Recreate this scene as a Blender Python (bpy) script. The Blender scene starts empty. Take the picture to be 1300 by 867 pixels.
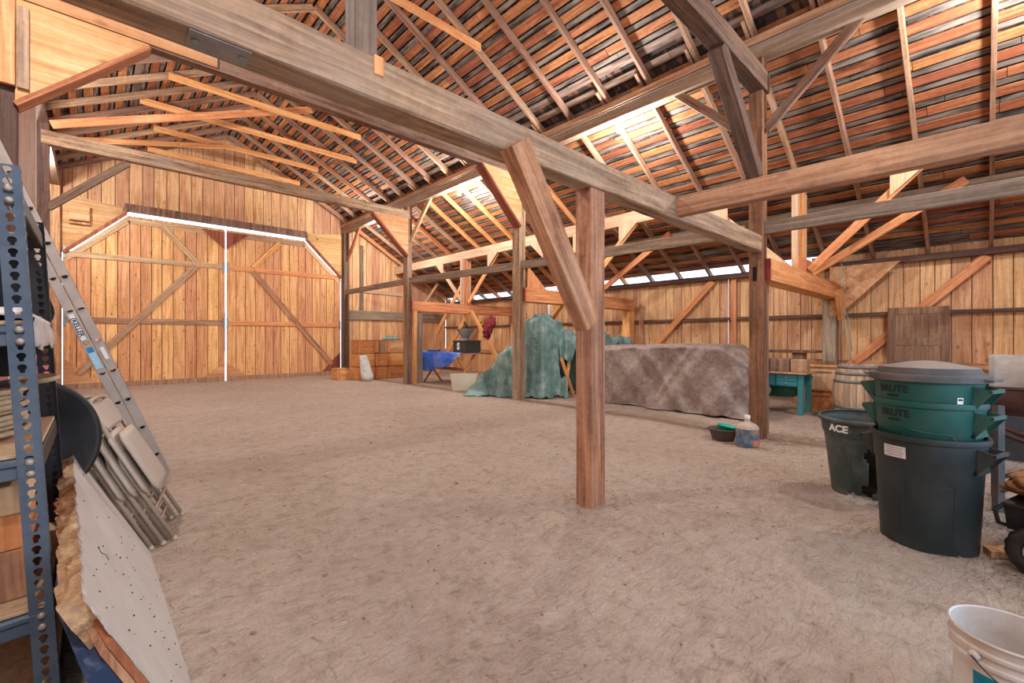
import bpy, bmesh, math, random
from mathutils import Vector, Matrix, noise
random.seed(7)
PI=math.pi
scn=bpy.context.scene
COL=scn.collection
V=Vector
# ------------------------------------------------------------------ materials
def newmat(name):
    m=bpy.data.materials.new(name); m.use_nodes=True
    nt=m.node_tree; nt.nodes.clear()
    out=nt.nodes.new('ShaderNodeOutputMaterial'); b=nt.nodes.new('ShaderNodeBsdfPrincipled')
    nt.links.new(b.outputs[0],out.inputs[0])
    return m,nt,b
def srgb(r,g,b):
    f=lambda c:(c/255/12.92 if c/255<=.04045 else ((c/255+.055)/1.055)**2.4)
    return (f(r),f(g),f(b),1)
def N(nt,t,**k):
    n=nt.nodes.new(t)
    for a,v in k.items(): setattr(n,a,v)
    return n
def ramp(nt,stops):
    r=nt.nodes.new('ShaderNodeValToRGB'); e=r.color_ramp.elements
    while len(e)<len(stops): e.new(.5)
    for i,(p,c) in enumerate(stops): e[i].position=p; e[i].color=c
    return r
def mix(nt,fac,a,b,mode='MIX'):
    n=nt.nodes.new('ShaderNodeMix'); n.data_type='RGBA'; n.blend_type=mode
    for s,v in ((0,fac),(6,a),(7,b)):
        if hasattr(v,'is_output') or isinstance(v,bpy.types.NodeSocket): nt.links.new(v,n.inputs[s])
        else: n.inputs[s].default_value=v
    return n.outputs[2]
def math_(nt,op,a,b=None,c=None):
    n=nt.nodes.new('ShaderNodeMath'); n.operation=op
    for i,v in enumerate((a,b,c)):
        if v is None: continue
        if isinstance(v,bpy.types.NodeSocket): nt.links.new(v,n.inputs[i])
        else: n.inputs[i].default_value=v
    return n.outputs[0]
def coords(nt,scale,axis='Z'):
    """object coordinates, stretched along the grain axis, shifted per object and per board"""
    tc=N(nt,'ShaderNodeTexCoord'); oi=N(nt,'ShaderNodeObjectInfo'); at=N(nt,'ShaderNodeAttribute',attribute_name='rnd')
    r=math_(nt,'ADD',math_(nt,'MULTIPLY',oi.outputs['Random'],53.0),math_(nt,'MULTIPLY',at.outputs['Fac'],31.0))
    cb=N(nt,'ShaderNodeCombineXYZ')
    for i in range(3): nt.links.new(r,cb.inputs[i])
    ad=N(nt,'ShaderNodeVectorMath',operation='ADD'); nt.links.new(tc.outputs['Object'],ad.inputs[0]); nt.links.new(cb.outputs[0],ad.inputs[1])
    mp=N(nt,'ShaderNodeMapping')
    mp.inputs['Scale'].default_value=scale
    nt.links.new(ad.outputs[0],mp.inputs[0])
    return mp.outputs[0],ad.outputs[0],oi.outputs['Random'],at.outputs['Fac']
def wood(name,dark,mid,light,axis='Z',knots=.35,weather=None,wamt=.4,val=.22,rough=.75,grain=1.0,bump=.25,ks=1.0):
    m,nt,b=newmat(name)
    i='XYZ'.index(axis)
    sc=[15*grain]*3; sc[i]=1.0*grain
    vec,raw,oir,atr=coords(nt,sc,axis)
    n1=N(nt,'ShaderNodeTexNoise'); n1.inputs['Scale'].default_value=1; n1.inputs['Detail'].default_value=6; n1.inputs['Distortion'].default_value=.9
    nt.links.new(vec,n1.inputs['Vector'])
    sc2=[70*grain]*3; sc2[i]=1.6*grain
    mp=N(nt,'ShaderNodeMapping'); mp.inputs['Scale'].default_value=sc2; nt.links.new(raw,mp.inputs[0])
    n2=N(nt,'ShaderNodeTexNoise'); n2.inputs['Scale'].default_value=1; n2.inputs['Detail'].default_value=3; nt.links.new(mp.outputs[0],n2.inputs['Vector'])
    n4=N(nt,'ShaderNodeTexNoise'); n4.inputs['Scale'].default_value=16*grain; n4.inputs['Detail'].default_value=9; n4.inputs['Roughness'].default_value=.75; nt.links.new(raw,n4.inputs['Vector'])
    f=math_(nt,'ADD',math_(nt,'ADD',math_(nt,'MULTIPLY',n1.outputs[0],.5),math_(nt,'MULTIPLY',n2.outputs[0],.25)),math_(nt,'MULTIPLY',n4.outputs[0],.25))
    cr=ramp(nt,[(.36,dark),(.5,mid),(.62,light)]); nt.links.new(f,cr.inputs[0])
    c=cr.outputs[0]
    if knots:
        sk=[7.5*ks]*3; sk[i]=3.8*ks
        mk=N(nt,'ShaderNodeMapping'); mk.inputs['Scale'].default_value=sk; nt.links.new(raw,mk.inputs[0])
        vo=N(nt,'ShaderNodeTexVoronoi'); vo.inputs['Scale'].default_value=1; nt.links.new(mk.outputs[0],vo.inputs['Vector'])
        kr=ramp(nt,[(.06,(1,1,1,1)),(.22,(0,0,0,1))]); nt.links.new(vo.outputs['Distance'],kr.inputs[0])
        sep=N(nt,'ShaderNodeSeparateColor'); nt.links.new(vo.outputs['Color'],sep.inputs[0])
        km=math_(nt,'MULTIPLY',math_(nt,'GREATER_THAN',sep.outputs[0],.42),math_(nt,'MULTIPLY',kr.outputs[0],math_(nt,'ADD',math_(nt,'MULTIPLY',sep.outputs[1],.7),.3)))
        c=mix(nt,math_(nt,'MULTIPLY',km,knots),c,tuple(x*.3 for x in dark[:3])+(1,))
    if weather:
        n3=N(nt,'ShaderNodeTexNoise'); n3.inputs['Scale'].default_value=1.3; n3.inputs['Detail'].default_value=5; nt.links.new(raw,n3.inputs['Vector'])
        wr=ramp(nt,[(.42,(0,0,0,1)),(.66,(1,1,1,1))]); nt.links.new(n3.outputs[0],wr.inputs[0])
        c=mix(nt,math_(nt,'MULTIPLY',wr.outputs[0],wamt),c,weather)
    hs=N(nt,'ShaderNodeHueSaturation'); nt.links.new(c,hs.inputs['Color'])
    rr=math_(nt,'FRACT',math_(nt,'ADD',math_(nt,'MULTIPLY',oir,7.31),math_(nt,'MULTIPLY',atr,5.77)))
    nt.links.new(math_(nt,'ADD',math_(nt,'MULTIPLY',rr,val*2),1-val),hs.inputs['Value'])
    nt.links.new(math_(nt,'ADD',math_(nt,'MULTIPLY',rr,.02),.49),hs.inputs['Hue'])
    nt.links.new(hs.outputs[0],b.inputs['Base Color'])
    b.inputs['Roughness'].default_value=rough; b.inputs['Specular IOR Level'].default_value=.25
    bp=N(nt,'ShaderNodeBump'); bp.inputs['Strength'].default_value=bump; bp.inputs['Distance'].default_value=.01
    nt.links.new(f,bp.inputs['Height']); nt.links.new(bp.outputs[0],b.inputs['Normal'])
    return m
def plain(name,col,rough=.6,metal=0,var=.25,scale=6,dirt=None,damt=.5,bump=.1,spec=.4,rust=None):
    m,nt,b=newmat(name)
    tc=N(nt,'ShaderNodeTexCoord')
    n1=N(nt,'ShaderNodeTexNoise'); n1.inputs['Scale'].default_value=scale; n1.inputs['Detail'].default_value=7; n1.inputs['Roughness'].default_value=.65
    nt.links.new(tc.outputs['Object'],n1.inputs['Vector'])
    d=tuple(x*(1-var) for x in col[:3])+(1,); l=tuple(min(1,x*(1+var)) for x in col[:3])+(1,)
    cr=ramp(nt,[(.3,d),(.7,l)]); nt.links.new(n1.outputs[0],cr.inputs[0]); c=cr.outputs[0]
    if dirt:
        n2=N(nt,'ShaderNodeTexNoise'); n2.inputs['Scale'].default_value=scale*.45; n2.inputs['Detail'].default_value=9; n2.inputs['Roughness'].default_value=.7
        nt.links.new(tc.outputs['Object'],n2.inputs['Vector'])
        r2=ramp(nt,[(.45,(0,0,0,1)),(.62,(1,1,1,1))]); nt.links.new(n2.outputs[0],r2.inputs[0])
        c=mix(nt,math_(nt,'MULTIPLY',r2.outputs[0],damt),c,dirt)
    nt.links.new(c,b.inputs['Base Color'])
    b.inputs['Roughness'].default_value=rough; b.inputs['Metallic'].default_value=metal; b.inputs['Specular IOR Level'].default_value=spec
    if bump:
        bp=N(nt,'ShaderNodeBump'); bp.inputs['Strength'].default_value=bump; bp.inputs['Distance'].default_value=.01
        nt.links.new(n1.outputs[0],bp.inputs['Height']); nt.links.new(bp.outputs[0],b.inputs['Normal'])
    return m
M={}
M['old']=wood('old_timber',srgb(80,56,42),srgb(146,110,84),srgb(186,148,118),weather=srgb(150,130,114),wamt=.5,knots=.3)
M['brown']=wood('brown_timber',srgb(112,70,46),srgb(184,130,92),srgb(216,166,126),weather=srgb(140,112,94),wamt=.35,knots=.4)
M['bark']=wood('rough_post_timber',srgb(66,40,28),srgb(124,80,56),srgb(160,112,82),knots=.5,weather=srgb(96,66,50),wamt=.5,bump=.6)
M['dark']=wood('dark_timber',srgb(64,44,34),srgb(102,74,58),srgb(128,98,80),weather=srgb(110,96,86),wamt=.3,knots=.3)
M['grey']=wood('grey_timber',srgb(92,74,60),srgb(136,112,92),srgb(168,144,122),weather=srgb(126,110,98),wamt=.4,knots=.25)
M['orange']=wood('new_lumber',srgb(186,112,62),srgb(220,148,92),srgb(238,176,120),knots=.5,val=.12)
M['pale']=wood('pale_lumber',srgb(176,134,98),srgb(204,164,126),srgb(220,184,146),knots=.5,val=.1)
M['whitewood']=wood('new_white_lumber',srgb(210,178,150),srgb(232,206,180),srgb(242,222,200),knots=.2,val=.05)
M['ply']=wood('plywood',srgb(176,120,72),srgb(204,152,102),srgb(220,178,132),axis='X',knots=.8,val=.06,grain=.5,bump=.08,ks=.62)
M['wall']=wood('wall_boards',srgb(172,114,72),srgb(216,160,112),srgb(236,188,142),knots=.75,val=.16,weather=srgb(196,152,116),wamt=.35)
M['doorboards']=wood('door_boards',srgb(180,116,68),srgb(220,160,106),srgb(238,186,134),knots=.85,val=.15)
M['rafter']=wood('rafter_wood',srgb(104,72,52),srgb(158,116,88),srgb(196,154,120),knots=.3,weather=srgb(160,130,106),wamt=.4)
M['rail']=wood('rail_wood',srgb(150,112,78),srgb(184,146,110),srgb(208,174,138),knots=.3)
M['redwood']=wood('red_wood',srgb(110,56,36),srgb(150,84,58),srgb(176,108,80),knots=.2)
M['box']=wood('crate_wood',srgb(176,112,58),srgb(208,142,84),srgb(228,172,116),knots=.6,val=.15,axis='X')
M['barrel']=wood('barrel_staves',srgb(150,116,88),srgb(184,150,118),srgb(206,176,146),weather=srgb(150,130,112),wamt=.5,knots=.0)
M['olddoor']=wood('old_door_wood',srgb(92,62,46),srgb(134,98,76),srgb(160,124,100),weather=srgb(128,104,90),wamt=.5,knots=.1)
def roofboards():
    m=wood('roof_boards',srgb(92,52,32),srgb(164,98,60),srgb(202,136,92),axis='Y',knots=.5,val=.24,weather=srgb(160,96,64),wamt=.4)
    nt=m.node_tree; b=[n for n in nt.nodes if n.type=='BSDF_PRINCIPLED'][0]
    src=b.inputs['Base Color'].links[0].from_socket
    at=N(nt,'ShaderNodeAttribute',attribute_name='kind')
    tc=N(nt,'ShaderNodeTexCoord'); mp=N(nt,'ShaderNodeMapping'); mp.inputs['Scale'].default_value=(14,2,14); nt.links.new(tc.outputs['Object'],mp.inputs[0])
    n=N(nt,'ShaderNodeTexNoise'); n.inputs['Scale'].default_value=1; n.inputs['Detail'].default_value=6; nt.links.new(mp.outputs[0],n.inputs['Vector'])
    g=ramp(nt,[(.35,srgb(52,46,42)),(.62,srgb(138,122,108))]); nt.links.new(n.outputs[0],g.inputs[0])
    nt.links.new(mix(nt,at.outputs['Fac'],src,g.outputs[0]),b.inputs['Base Color'])
    return m
M['roof']=roofboards()
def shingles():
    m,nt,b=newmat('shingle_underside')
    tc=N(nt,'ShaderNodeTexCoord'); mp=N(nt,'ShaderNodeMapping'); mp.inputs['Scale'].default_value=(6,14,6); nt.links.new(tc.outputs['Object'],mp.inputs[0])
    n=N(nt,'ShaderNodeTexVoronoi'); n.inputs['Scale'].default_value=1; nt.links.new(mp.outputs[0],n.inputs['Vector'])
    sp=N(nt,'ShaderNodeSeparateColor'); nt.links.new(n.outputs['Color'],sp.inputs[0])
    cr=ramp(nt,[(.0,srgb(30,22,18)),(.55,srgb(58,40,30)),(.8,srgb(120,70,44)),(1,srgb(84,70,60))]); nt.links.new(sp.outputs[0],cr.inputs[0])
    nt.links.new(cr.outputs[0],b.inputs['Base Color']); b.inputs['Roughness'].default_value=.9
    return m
M['shingle']=shingles()
def dirt():
    m,nt,b=newmat('dirt_floor')
    tc=N(nt,'ShaderNodeTexCoord')
    def nz(s,d,r=.6):
        n=N(nt,'ShaderNodeTexNoise'); n.inputs['Scale'].default_value=s; n.inputs['Detail'].default_value=d; n.inputs['Roughness'].default_value=r
        nt.links.new(tc.outputs['Object'],n.inputs['Vector']); return n
    a=nz(.55,5); c=nz(7,8,.7); d=nz(60,4,.7)
    r1=ramp(nt,[(.35,srgb(208,180,158)),(.65,srgb(230,204,182))]); nt.links.new(a.outputs[0],r1.inputs[0])
    r2=ramp(nt,[(.3,srgb(168,138,116)),(.48,srgb(220,192,168)),(.72,srgb(238,212,190))]); nt.links.new(c.outputs[0],r2.inputs[0])
    col=mix(nt,.5,r1.outputs[0],r2.outputs[0])
    r3=ramp(nt,[(.3,(.45,.4,.36,1)),(.46,(1,1,1,1))]); nt.links.new(d.outputs[0],r3.inputs[0])
    col=mix(nt,.36,col,r3.outputs[0],'MULTIPLY')
    # sparse dark crumbs
    vo=N(nt,'ShaderNodeTexVoronoi'); vo.inputs['Scale'].default_value=7; nt.links.new(tc.outputs['Object'],vo.inputs['Vector'])
    rv=ramp(nt,[(.05,(1,1,1,1)),(.1,(0,0,0,1))]); nt.links.new(vo.outputs['Distance'],rv.inputs[0])
    col=mix(nt,math_(nt,'MULTIPLY',rv.outputs[0],.0),col,srgb(104,76,58))
    # crescent scuffs left by boots and tyres: relief shade painted into the colour
    for rot,sx,sy,seed in ((.5,5,13,3.1),(-.6,12,6,8.7)):
        m2=N(nt,'ShaderNodeMapping'); m2.inputs['Rotation'].default_value=(0,0,rot); m2.inputs['Scale'].default_value=(sx,sy,5); m2.inputs['Location'].default_value=(seed,seed,seed); nt.links.new(tc.outputs['Object'],m2.inputs[0])
        s2=N(nt,'ShaderNodeTexNoise'); s2.inputs['Scale'].default_value=1; s2.inputs['Detail'].default_value=5; s2.inputs['Roughness'].default_value=.7; s2.inputs['Distortion'].default_value=1.8; nt.links.new(m2.outputs[0],s2.inputs['Vector'])
        k2=ramp(nt,[(.33,(.5,.44,.4,1)),(.42,(1,1,1,1))]); nt.links.new(s2.outputs[0],k2.inputs[0])
        col=mix(nt,.5,col,k2.outputs[0],'MULTIPLY')
    nt.links.new(col,b.inputs['Base Color']); b.inputs['Roughness'].default_value=.95; b.inputs['Specular IOR Level'].default_value=.1
    # scuffs and tread marks
    mp=N(nt,'ShaderNodeMapping'); mp.inputs['Rotation'].default_value=(0,0,.9); mp.inputs['Scale'].default_value=(9,22,9); nt.links.new(tc.outputs['Object'],mp.inputs[0])
    sc_=N(nt,'ShaderNodeTexNoise'); sc_.inputs['Scale'].default_value=1; sc_.inputs['Detail'].default_value=6; sc_.inputs['Distortion'].default_value=1.6; nt.links.new(mp.outputs[0],sc_.inputs['Vector'])
    h=math_(nt,'ADD',math_(nt,'ADD',math_(nt,'MULTIPLY',c.outputs[0],.8),math_(nt,'MULTIPLY',d.outputs[0],.3)),math_(nt,'MULTIPLY',sc_.outputs[0],1.0))
    bp=N(nt,'ShaderNodeBump'); bp.inputs['Strength'].default_value=1.0; bp.inputs['Distance'].default_value=.11
    nt.links.new(h,bp.inputs['Height']); nt.links.new(bp.outputs[0],b.inputs['Normal'])
    return m
M['dirt']=dirt()
DUST=srgb(176,150,128)
M['straw']=plain('straw',srgb(170,138,98),.9,var=.4,scale=3)
M['stone']=plain('pebble',srgb(140,116,98),.9,var=.4,scale=3)
M['alu']=plain('aluminium',srgb(176,160,146),.5,.5,var=.12,scale=5,dirt=srgb(150,138,126),damt=.5,bump=.03)
M['shelfblue']=plain('blue_grey_steel',srgb(76,88,100),.5,.25,var=.15,scale=8,dirt=srgb(120,122,124),damt=.35,bump=.05)
M['shelfblack']=plain('black_steel',srgb(42,36,34),.5,.3,var=.2,scale=8,bump=.05)
M['chipboard']=plain('particle_board',srgb(196,164,130),.85,var=.25,scale=40,bump=.1)
M['beige']=plain('beige_enamel',srgb(170,150,130),.45,.15,var=.1,scale=6,dirt=srgb(160,136,114),damt=.4,bump=.03)
M['beigeseat']=plain('beige_seat',srgb(178,162,146),.55,.05,var=.08,scale=5,dirt=DUST,damt=.4,bump=.03)
M['rubber']=plain('black_plastic',srgb(30,27,26),.5,var=.25,scale=7,dirt=srgb(70,54,44),damt=.35,bump=.05)
M['can']=plain('dark_can_plastic',srgb(38,46,46),.55,var=.15,scale=4,dirt=srgb(78,76,72),damt=.4,bump=.04)
M['cangreen']=plain('green_can_plastic',srgb(20,82,72),.5,var=.18,scale=4,dirt=srgb(84,84,72),damt=.4,bump=.04)
M['acecan']=plain('faded_green_plastic',srgb(58,68,63),.55,var=.15,scale=5,dirt=srgb(124,116,104),damt=.5,bump=.04)
M['lidtop']=plain('dusty_lid_top',srgb(146,130,116),.85,var=.1,scale=9,dirt=srgb(120,110,104),damt=.5,bump=.06)
M['lid']=plain('dusty_grey_lid',srgb(84,80,78),.7,var=.12,scale=6,dirt=srgb(120,108,98),damt=.6,bump=.04)
M['blackprint']=plain('black_print',srgb(22,22,24),.6,var=.1,bump=0)
M['white']=plain('white_paint',srgb(226,222,216),.5,var=.06,scale=6,bump=.02)
M['whiteplastic']=plain('white_bucket_plastic',srgb(214,206,198),.4,var=.05,scale=5,dirt=srgb(170,146,122),damt=.5,bump=.03)
M['tealprint']=plain('teal_print',srgb(0,128,150),.45,var=.05,bump=0)
M['navyprint']=plain('navy_print',srgb(20,32,60),.5,var=.1,bump=0)
M['paleblue']=plain('pale_blue_sticker',srgb(160,196,214),.5,var=.1,scale=30,bump=0)
M['blueprint']=plain('blue_print',srgb(40,120,170),.5,var=.1,bump=0)
M['paper']=plain('label_paper',srgb(214,208,206),.6,var=.06,scale=20,bump=0)
M['wire']=plain('wire_steel',srgb(70,66,62),.4,.8,var=.1,bump=0)
M['galv']=plain('galvanised_steel',srgb(150,152,148),.45,.6,var=.2,scale=9,dirt=srgb(130,120,108),damt=.4,bump=.05)
M['ironplate']=plain('iron_plate',srgb(150,148,146),.5,.6,var=.25,scale=9,bump=.05)
M['concrete']=plain('dusty_drum',srgb(150,136,124),.85,var=.2,scale=14,dirt=srgb(176,156,138),damt=.5,bump=.2)
M['rust']=plain('rusty_red_steel',srgb(92,54,42),.75,.1,var=.3,scale=10,dirt=srgb(60,44,38),damt=.5,bump=.15)
M['steelleg']=plain('grey_steel_leg',srgb(84,82,82),.5,.5,var=.2,scale=10,dirt=srgb(120,100,84),damt=.4,bump=.05)
M['burlap']=plain('burlap',srgb(168,116,72),.95,var=.25,scale=40,bump=.4)
M['tanktub']=plain('black_bin',srgb(58,56,56),.6,var=.2,scale=5,dirt=srgb(94,84,76),damt=.5,bump=.05)
M['teal']=plain('teal_paint',srgb(58,134,136),.6,var=.12,scale=7,dirt=srgb(92,120,112),damt=.4,bump=.06)
M['tealplastic']=plain('teal_plastic',srgb(20,170,140),.35,var=.06,bump=0)
M['tub']=plain('dark_rubber_tub',srgb(88,76,70),.75,var=.2,scale=12,dirt=srgb(140,116,98),damt=.5,bump=.1)
M['capwhite']=plain('white_cap',srgb(220,220,222),.4,var=.05,bump=0)
M['orangelabel']=plain('orange_label',srgb(216,120,76),.5,var=.1,bump=0)
M['bluetarp']=plain('blue_tarp',srgb(44,92,186),.4,var=.25,scale=5,dirt=srgb(150,160,186),damt=.6,bump=.2)
M['blackmetal']=plain('black_box_steel',srgb(66,60,52),.55,.2,var=.25,scale=8,bump=.05)
M['hoop']=plain('barrel_hoop',srgb(120,118,116),.55,.5,var=.15,scale=8,bump=.05)
M['redcloth']=plain('red_cloth',srgb(126,40,42),.85,var=.4,scale=18,bump=.3)
M['yellow']=plain('yellow_plastic',srgb(230,180,50),.5,var=.1,bump=0)
M['redpaint']=plain('red_paint',srgb(150,48,44),.6,var=.2,bump=.05)
M['pinkboard']=plain('faded_red_board',srgb(186,104,98),.7,var=.15,bump=.05)
M['blackcloth']=plain('black_cloth',srgb(28,26,28),.9,var=.3,scale=10,bump=.2)
M['plasticsheet']=plain('dusty_plastic_sheet',srgb(188,178,170),.5,var=.15,scale=9,bump=.15)
M['foam']=plain('crumbling_foam',srgb(204,166,124),.95,var=.3,scale=34,dirt=srgb(128,86,60),damt=.45,bump=.9)
M['panelface']=plain('grey_panel_face',srgb(190,178,166),.7,var=.06,scale=5,dirt=srgb(160,146,134),damt=.35,bump=.05)
M['bluewrap']=plain('dark_blue_skin',srgb(40,60,88),.45,var=.25,scale=6,dirt=srgb(70,80,96),damt=.4,bump=.1)
M['sackwhite']=plain('woven_feed_sack',srgb(196,188,176),.75,var=.12,scale=14,dirt=srgb(140,150,130),damt=.4,bump=.25)
M['stainedboard']=plain('paint_stained_board',srgb(214,206,188),.75,var=.06,scale=10,dirt=srgb(180,176,90),damt=.35,bump=.05)
M['rope']=plain('rope',srgb(178,152,122),.9,var=.2,scale=50,bump=.4)
M['cable']=plain('grey_cable',srgb(170,166,160),.5,var=.1,bump=0)
M['socket']=plain('porcelain',srgb(225,222,216),.4,var=.04,bump=0)
M['greenpaint']=plain('dark_green_enamel',srgb(24,76,52),.5,var=.15,bump=0)
M['hole']=plain('dark_hollow',srgb(26,18,14),.95,var=.1,bump=0)
def tarpmat(name,c1,c2,c3,scale=3,ms=2.6,md=1.2,bd=.12):
    m,nt,b=newmat(name)
    tc=N(nt,'ShaderNodeTexCoord')
    n=N(nt,'ShaderNodeTexNoise'); n.inputs['Scale'].default_value=scale; n.inputs['Detail'].default_value=9; n.inputs['Roughness'].default_value=.68; n.inputs['Distortion'].default_value=.3
    nt.links.new(tc.outputs['Object'],n.inputs['Vector'])
    cr=ramp(nt,[(.34,c1),(.5,c2),(.66,c3)]); nt.links.new(n.outputs[0],cr.inputs[0])
    nt.links.new(cr.outputs[0],b.inputs['Base Color']); b.inputs['Roughness'].default_value=.5; b.inputs['Specular IOR Level'].default_value=.35
    mu=N(nt,'ShaderNodeTexNoise'); mu.inputs['Scale'].default_value=ms; mu.inputs['Detail'].default_value=7; mu.inputs['Roughness'].default_value=.6; mu.inputs['Distortion'].default_value=md
    nt.links.new(tc.outputs['Object'],mu.inputs['Vector'])
    bp=N(nt,'ShaderNodeBump'); bp.inputs['Strength'].default_value=.9; bp.inputs['Distance'].default_value=bd
    nt.links.new(mu.outputs[0],bp.inputs['Height']); nt.links.new(bp.outputs[0],b.inputs['Normal'])
    return m
M['greentarp']=tarpmat('green_tarp',srgb(84,112,104),srgb(110,136,127),srgb(146,166,156),4,5.0,.6,.06)
M['browntarp']=tarpmat('brown_tarp',srgb(128,109,98),srgb(146,126,114),srgb(164,145,133),9,7,.3,.03)
def jugmat():
    m,nt,b=newmat('blue_jug_plastic')
    b.inputs['Base Color'].default_value=srgb(110,150,176); b.inputs['Roughness'].default_value=.25
    b.inputs['Transmission Weight'].default_value=.35; b.inputs['IOR'].default_value=1.3
    tc=N(nt,'ShaderNodeTexCoord'); n=N(nt,'ShaderNodeTexNoise'); n.inputs['Scale'].default_value=9; n.inputs['Detail'].default_value=6
    nt.links.new(tc.outputs['Object'],n.inputs['Vector'])
    cr=ramp(nt,[(.4,srgb(84,124,156)),(.62,srgb(176,156,138))]); nt.links.new(n.outputs[0],cr.inputs[0]); nt.links.new(cr.outputs[0],b.inputs['Base Color'])
    return m
M['jug']=jugmat()
M['jugdust']=plain('dusty_jug_shoulder',srgb(182,158,138),.8,var=.12,scale=10,bump=.05)
def glow(name,col,s):
    m=bpy.data.materials.new(name); m.use_nodes=True; nt=m.node_tree; nt.nodes.clear()
    o=nt.nodes.new('ShaderNodeOutputMaterial'); e=nt.nodes.new('ShaderNodeEmission'); e.inputs[0].default_value=col; e.inputs[1].default_value=s
    nt.links.new(e.outputs[0],o.inputs[0]); return m
M['bulb']=glow('lit_bulb',(1,.95,.86,1),60)
# ------------------------------------------------------------------ mesh helpers
def obj(name,bm,mat,parent=None,smooth=False,loc=None,mw=None,fix=True):
    me=bpy.data.meshes.new(name)
    if fix: bmesh.ops.recalc_face_normals(bm,faces=bm.faces[:])
    bm.to_mesh(me); bm.free()
    if smooth:
        for p in me.polygons: p.use_smooth=True
    o=bpy.data.objects.new(name,me); COL.objects.link(o)
    for m in (mat if isinstance(mat,(list,tuple)) else [mat]): me.materials.append(M[m] if isinstance(m,str) else m)
    if parent is not None: o.parent=parent
    if mw is not None: o.matrix_local=mw
    elif loc is not None: o.location=loc
    return o
def tag(o,label,cat,group=None,kind=None):
    if label: o['label']=label
    if cat: o['category']=cat
    if group: o['group']=group
    if kind: o['kind']=kind
    return o
def struct(o,kind='structure'):
    o['kind']='structure'; return o
def thing(name,label,cat,loc=(0,0,0),rz=0,group=None,rot=None):
    o=bpy.data.objects.new(name,None); COL.objects.link(o); o.empty_display_size=.1
    o.location=loc; o.rotation_euler=rot if rot else (0,0,rz)
    return tag(o,label,cat,group)
def sharp(o,ang=.6):
    """auto smooth look by bevel-free angle split"""
    me=o.data
    bm=bmesh.new(); bm.from_mesh(me)
    es=[e for e in bm.edges if len(e.link_faces)==2 and e.calc_face_angle(0)>ang]
    bmesh.ops.split_edges(bm,edges=es); bm.to_mesh(me); bm.free()
    for p in me.polygons: p.use_smooth=True
    return o
def box(bm,lo,hi,rnd=None,bev=0):
    x0,y0,z0=lo;x1,y1,z1=hi
    if rnd is not None: L=bm.verts.layers.float.get('rnd') or bm.verts.layers.float.new('rnd')
    vs=[bm.verts.new(p) for p in ((x0,y0,z0),(x1,y0,z0),(x1,y1,z0),(x0,y1,z0),(x0,y0,z1),(x1,y0,z1),(x1,y1,z1),(x0,y1,z1))]
    fs=[bm.faces.new([vs[i] for i in f]) for f in ((0,3,2,1),(4,5,6,7),(0,1,5,4),(1,2,6,5),(2,3,7,6),(3,0,4,7))]
    if rnd is not None:
        for v in vs: v[L]=rnd
    if bev:
        es=list({e for f in fs for e in f.edges})
        bmesh.ops.bevel(bm,geom=es,offset=bev,segments=1,affect='EDGES',profile=.5)
    return vs
def frame(d):
    d=V(d).normalized()
    if abs(d.z)>.92: side=V((1,0,0)) - d*d.x; side.normalize(); up=d.cross(side)
    else: side=d.cross(V((0,0,1))).normalized(); up=side.cross(d)
    return side,up,d
def tube(bm,pts,r,seg=8,caps=True,closed=False):
    pts=[V(p) for p in pts]; n=len(pts); rings=[]
    prev=None
    for i,p in enumerate(pts):
        if closed: d=(pts[(i+1)%n]-pts[i-1])
        else: d=(pts[min(i+1,n-1)]-pts[max(i-1,0)])
        d.normalize()
        if prev is None:
            a=V((0,0,1)) if abs(d.z)<.9 else V((1,0,0))
            s=d.cross(a).normalized()
        else:
            s=prev-d*prev.dot(d); s.normalize()
        prev=s; u=d.cross(s)
        rr=r[i] if isinstance(r,(list,tuple)) else r
        rings.append([bm.verts.new(p+(s*math.cos(2*PI*k/seg)+u*math.sin(2*PI*k/seg))*rr) for k in range(seg)])
    m=n if closed else n-1
    for i in range(m):
        a,b=rings[i],rings[(i+1)%n]
        for k in range(seg): bm.faces.new((a[k],a[(k+1)%seg],b[(k+1)%seg],b[k]))
    if caps and not closed:
        bm.faces.new(rings[0][::-1]); bm.faces.new(rings[-1])
    return rings
def lathe(bm,prof,seg=40,sx=1,sy=1,close=False,cap0=False,cap1=False):
    rings=[]
    for r,z in prof:
        rings.append([bm.verts.new((r*sx*math.cos(2*PI*k/seg),r*sy*math.sin(2*PI*k/seg),z)) for k in range(seg)])
    for a,b in zip(rings,rings[1:]):
        for k in range(seg): bm.faces.new((a[k],a[(k+1)%seg],b[(k+1)%seg],b[k]))
    if cap0: bm.faces.new(rings[0][::-1])
    if cap1: bm.faces.new(rings[-1])
    return rings
def prism(bm,poly,y0,y1,axes='XZ',rnd=None):
    """polygon in a plane extruded along the third axis"""
    def P(a,b,t):
        return {'XZ':(a,t,b),'YZ':(t,a,b),'XY':(a,b,t)}[axes]
    if rnd is not None: L=bm.verts.layers.float.get('rnd') or bm.verts.layers.float.new('rnd')
    A=[bm.verts.new(P(a,b,y0)) for a,b in poly]; B=[bm.verts.new(P(a,b,y1)) for a,b in poly]
    bm.faces.new(A); bm.faces.new(B[::-1]); n=len(poly)
    for i in range(n): bm.faces.new((A[i],B[i],B[(i+1)%n],A[(i+1)%n]))
    if rnd is not None:
        for v in A+B: v[L]=rnd
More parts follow.
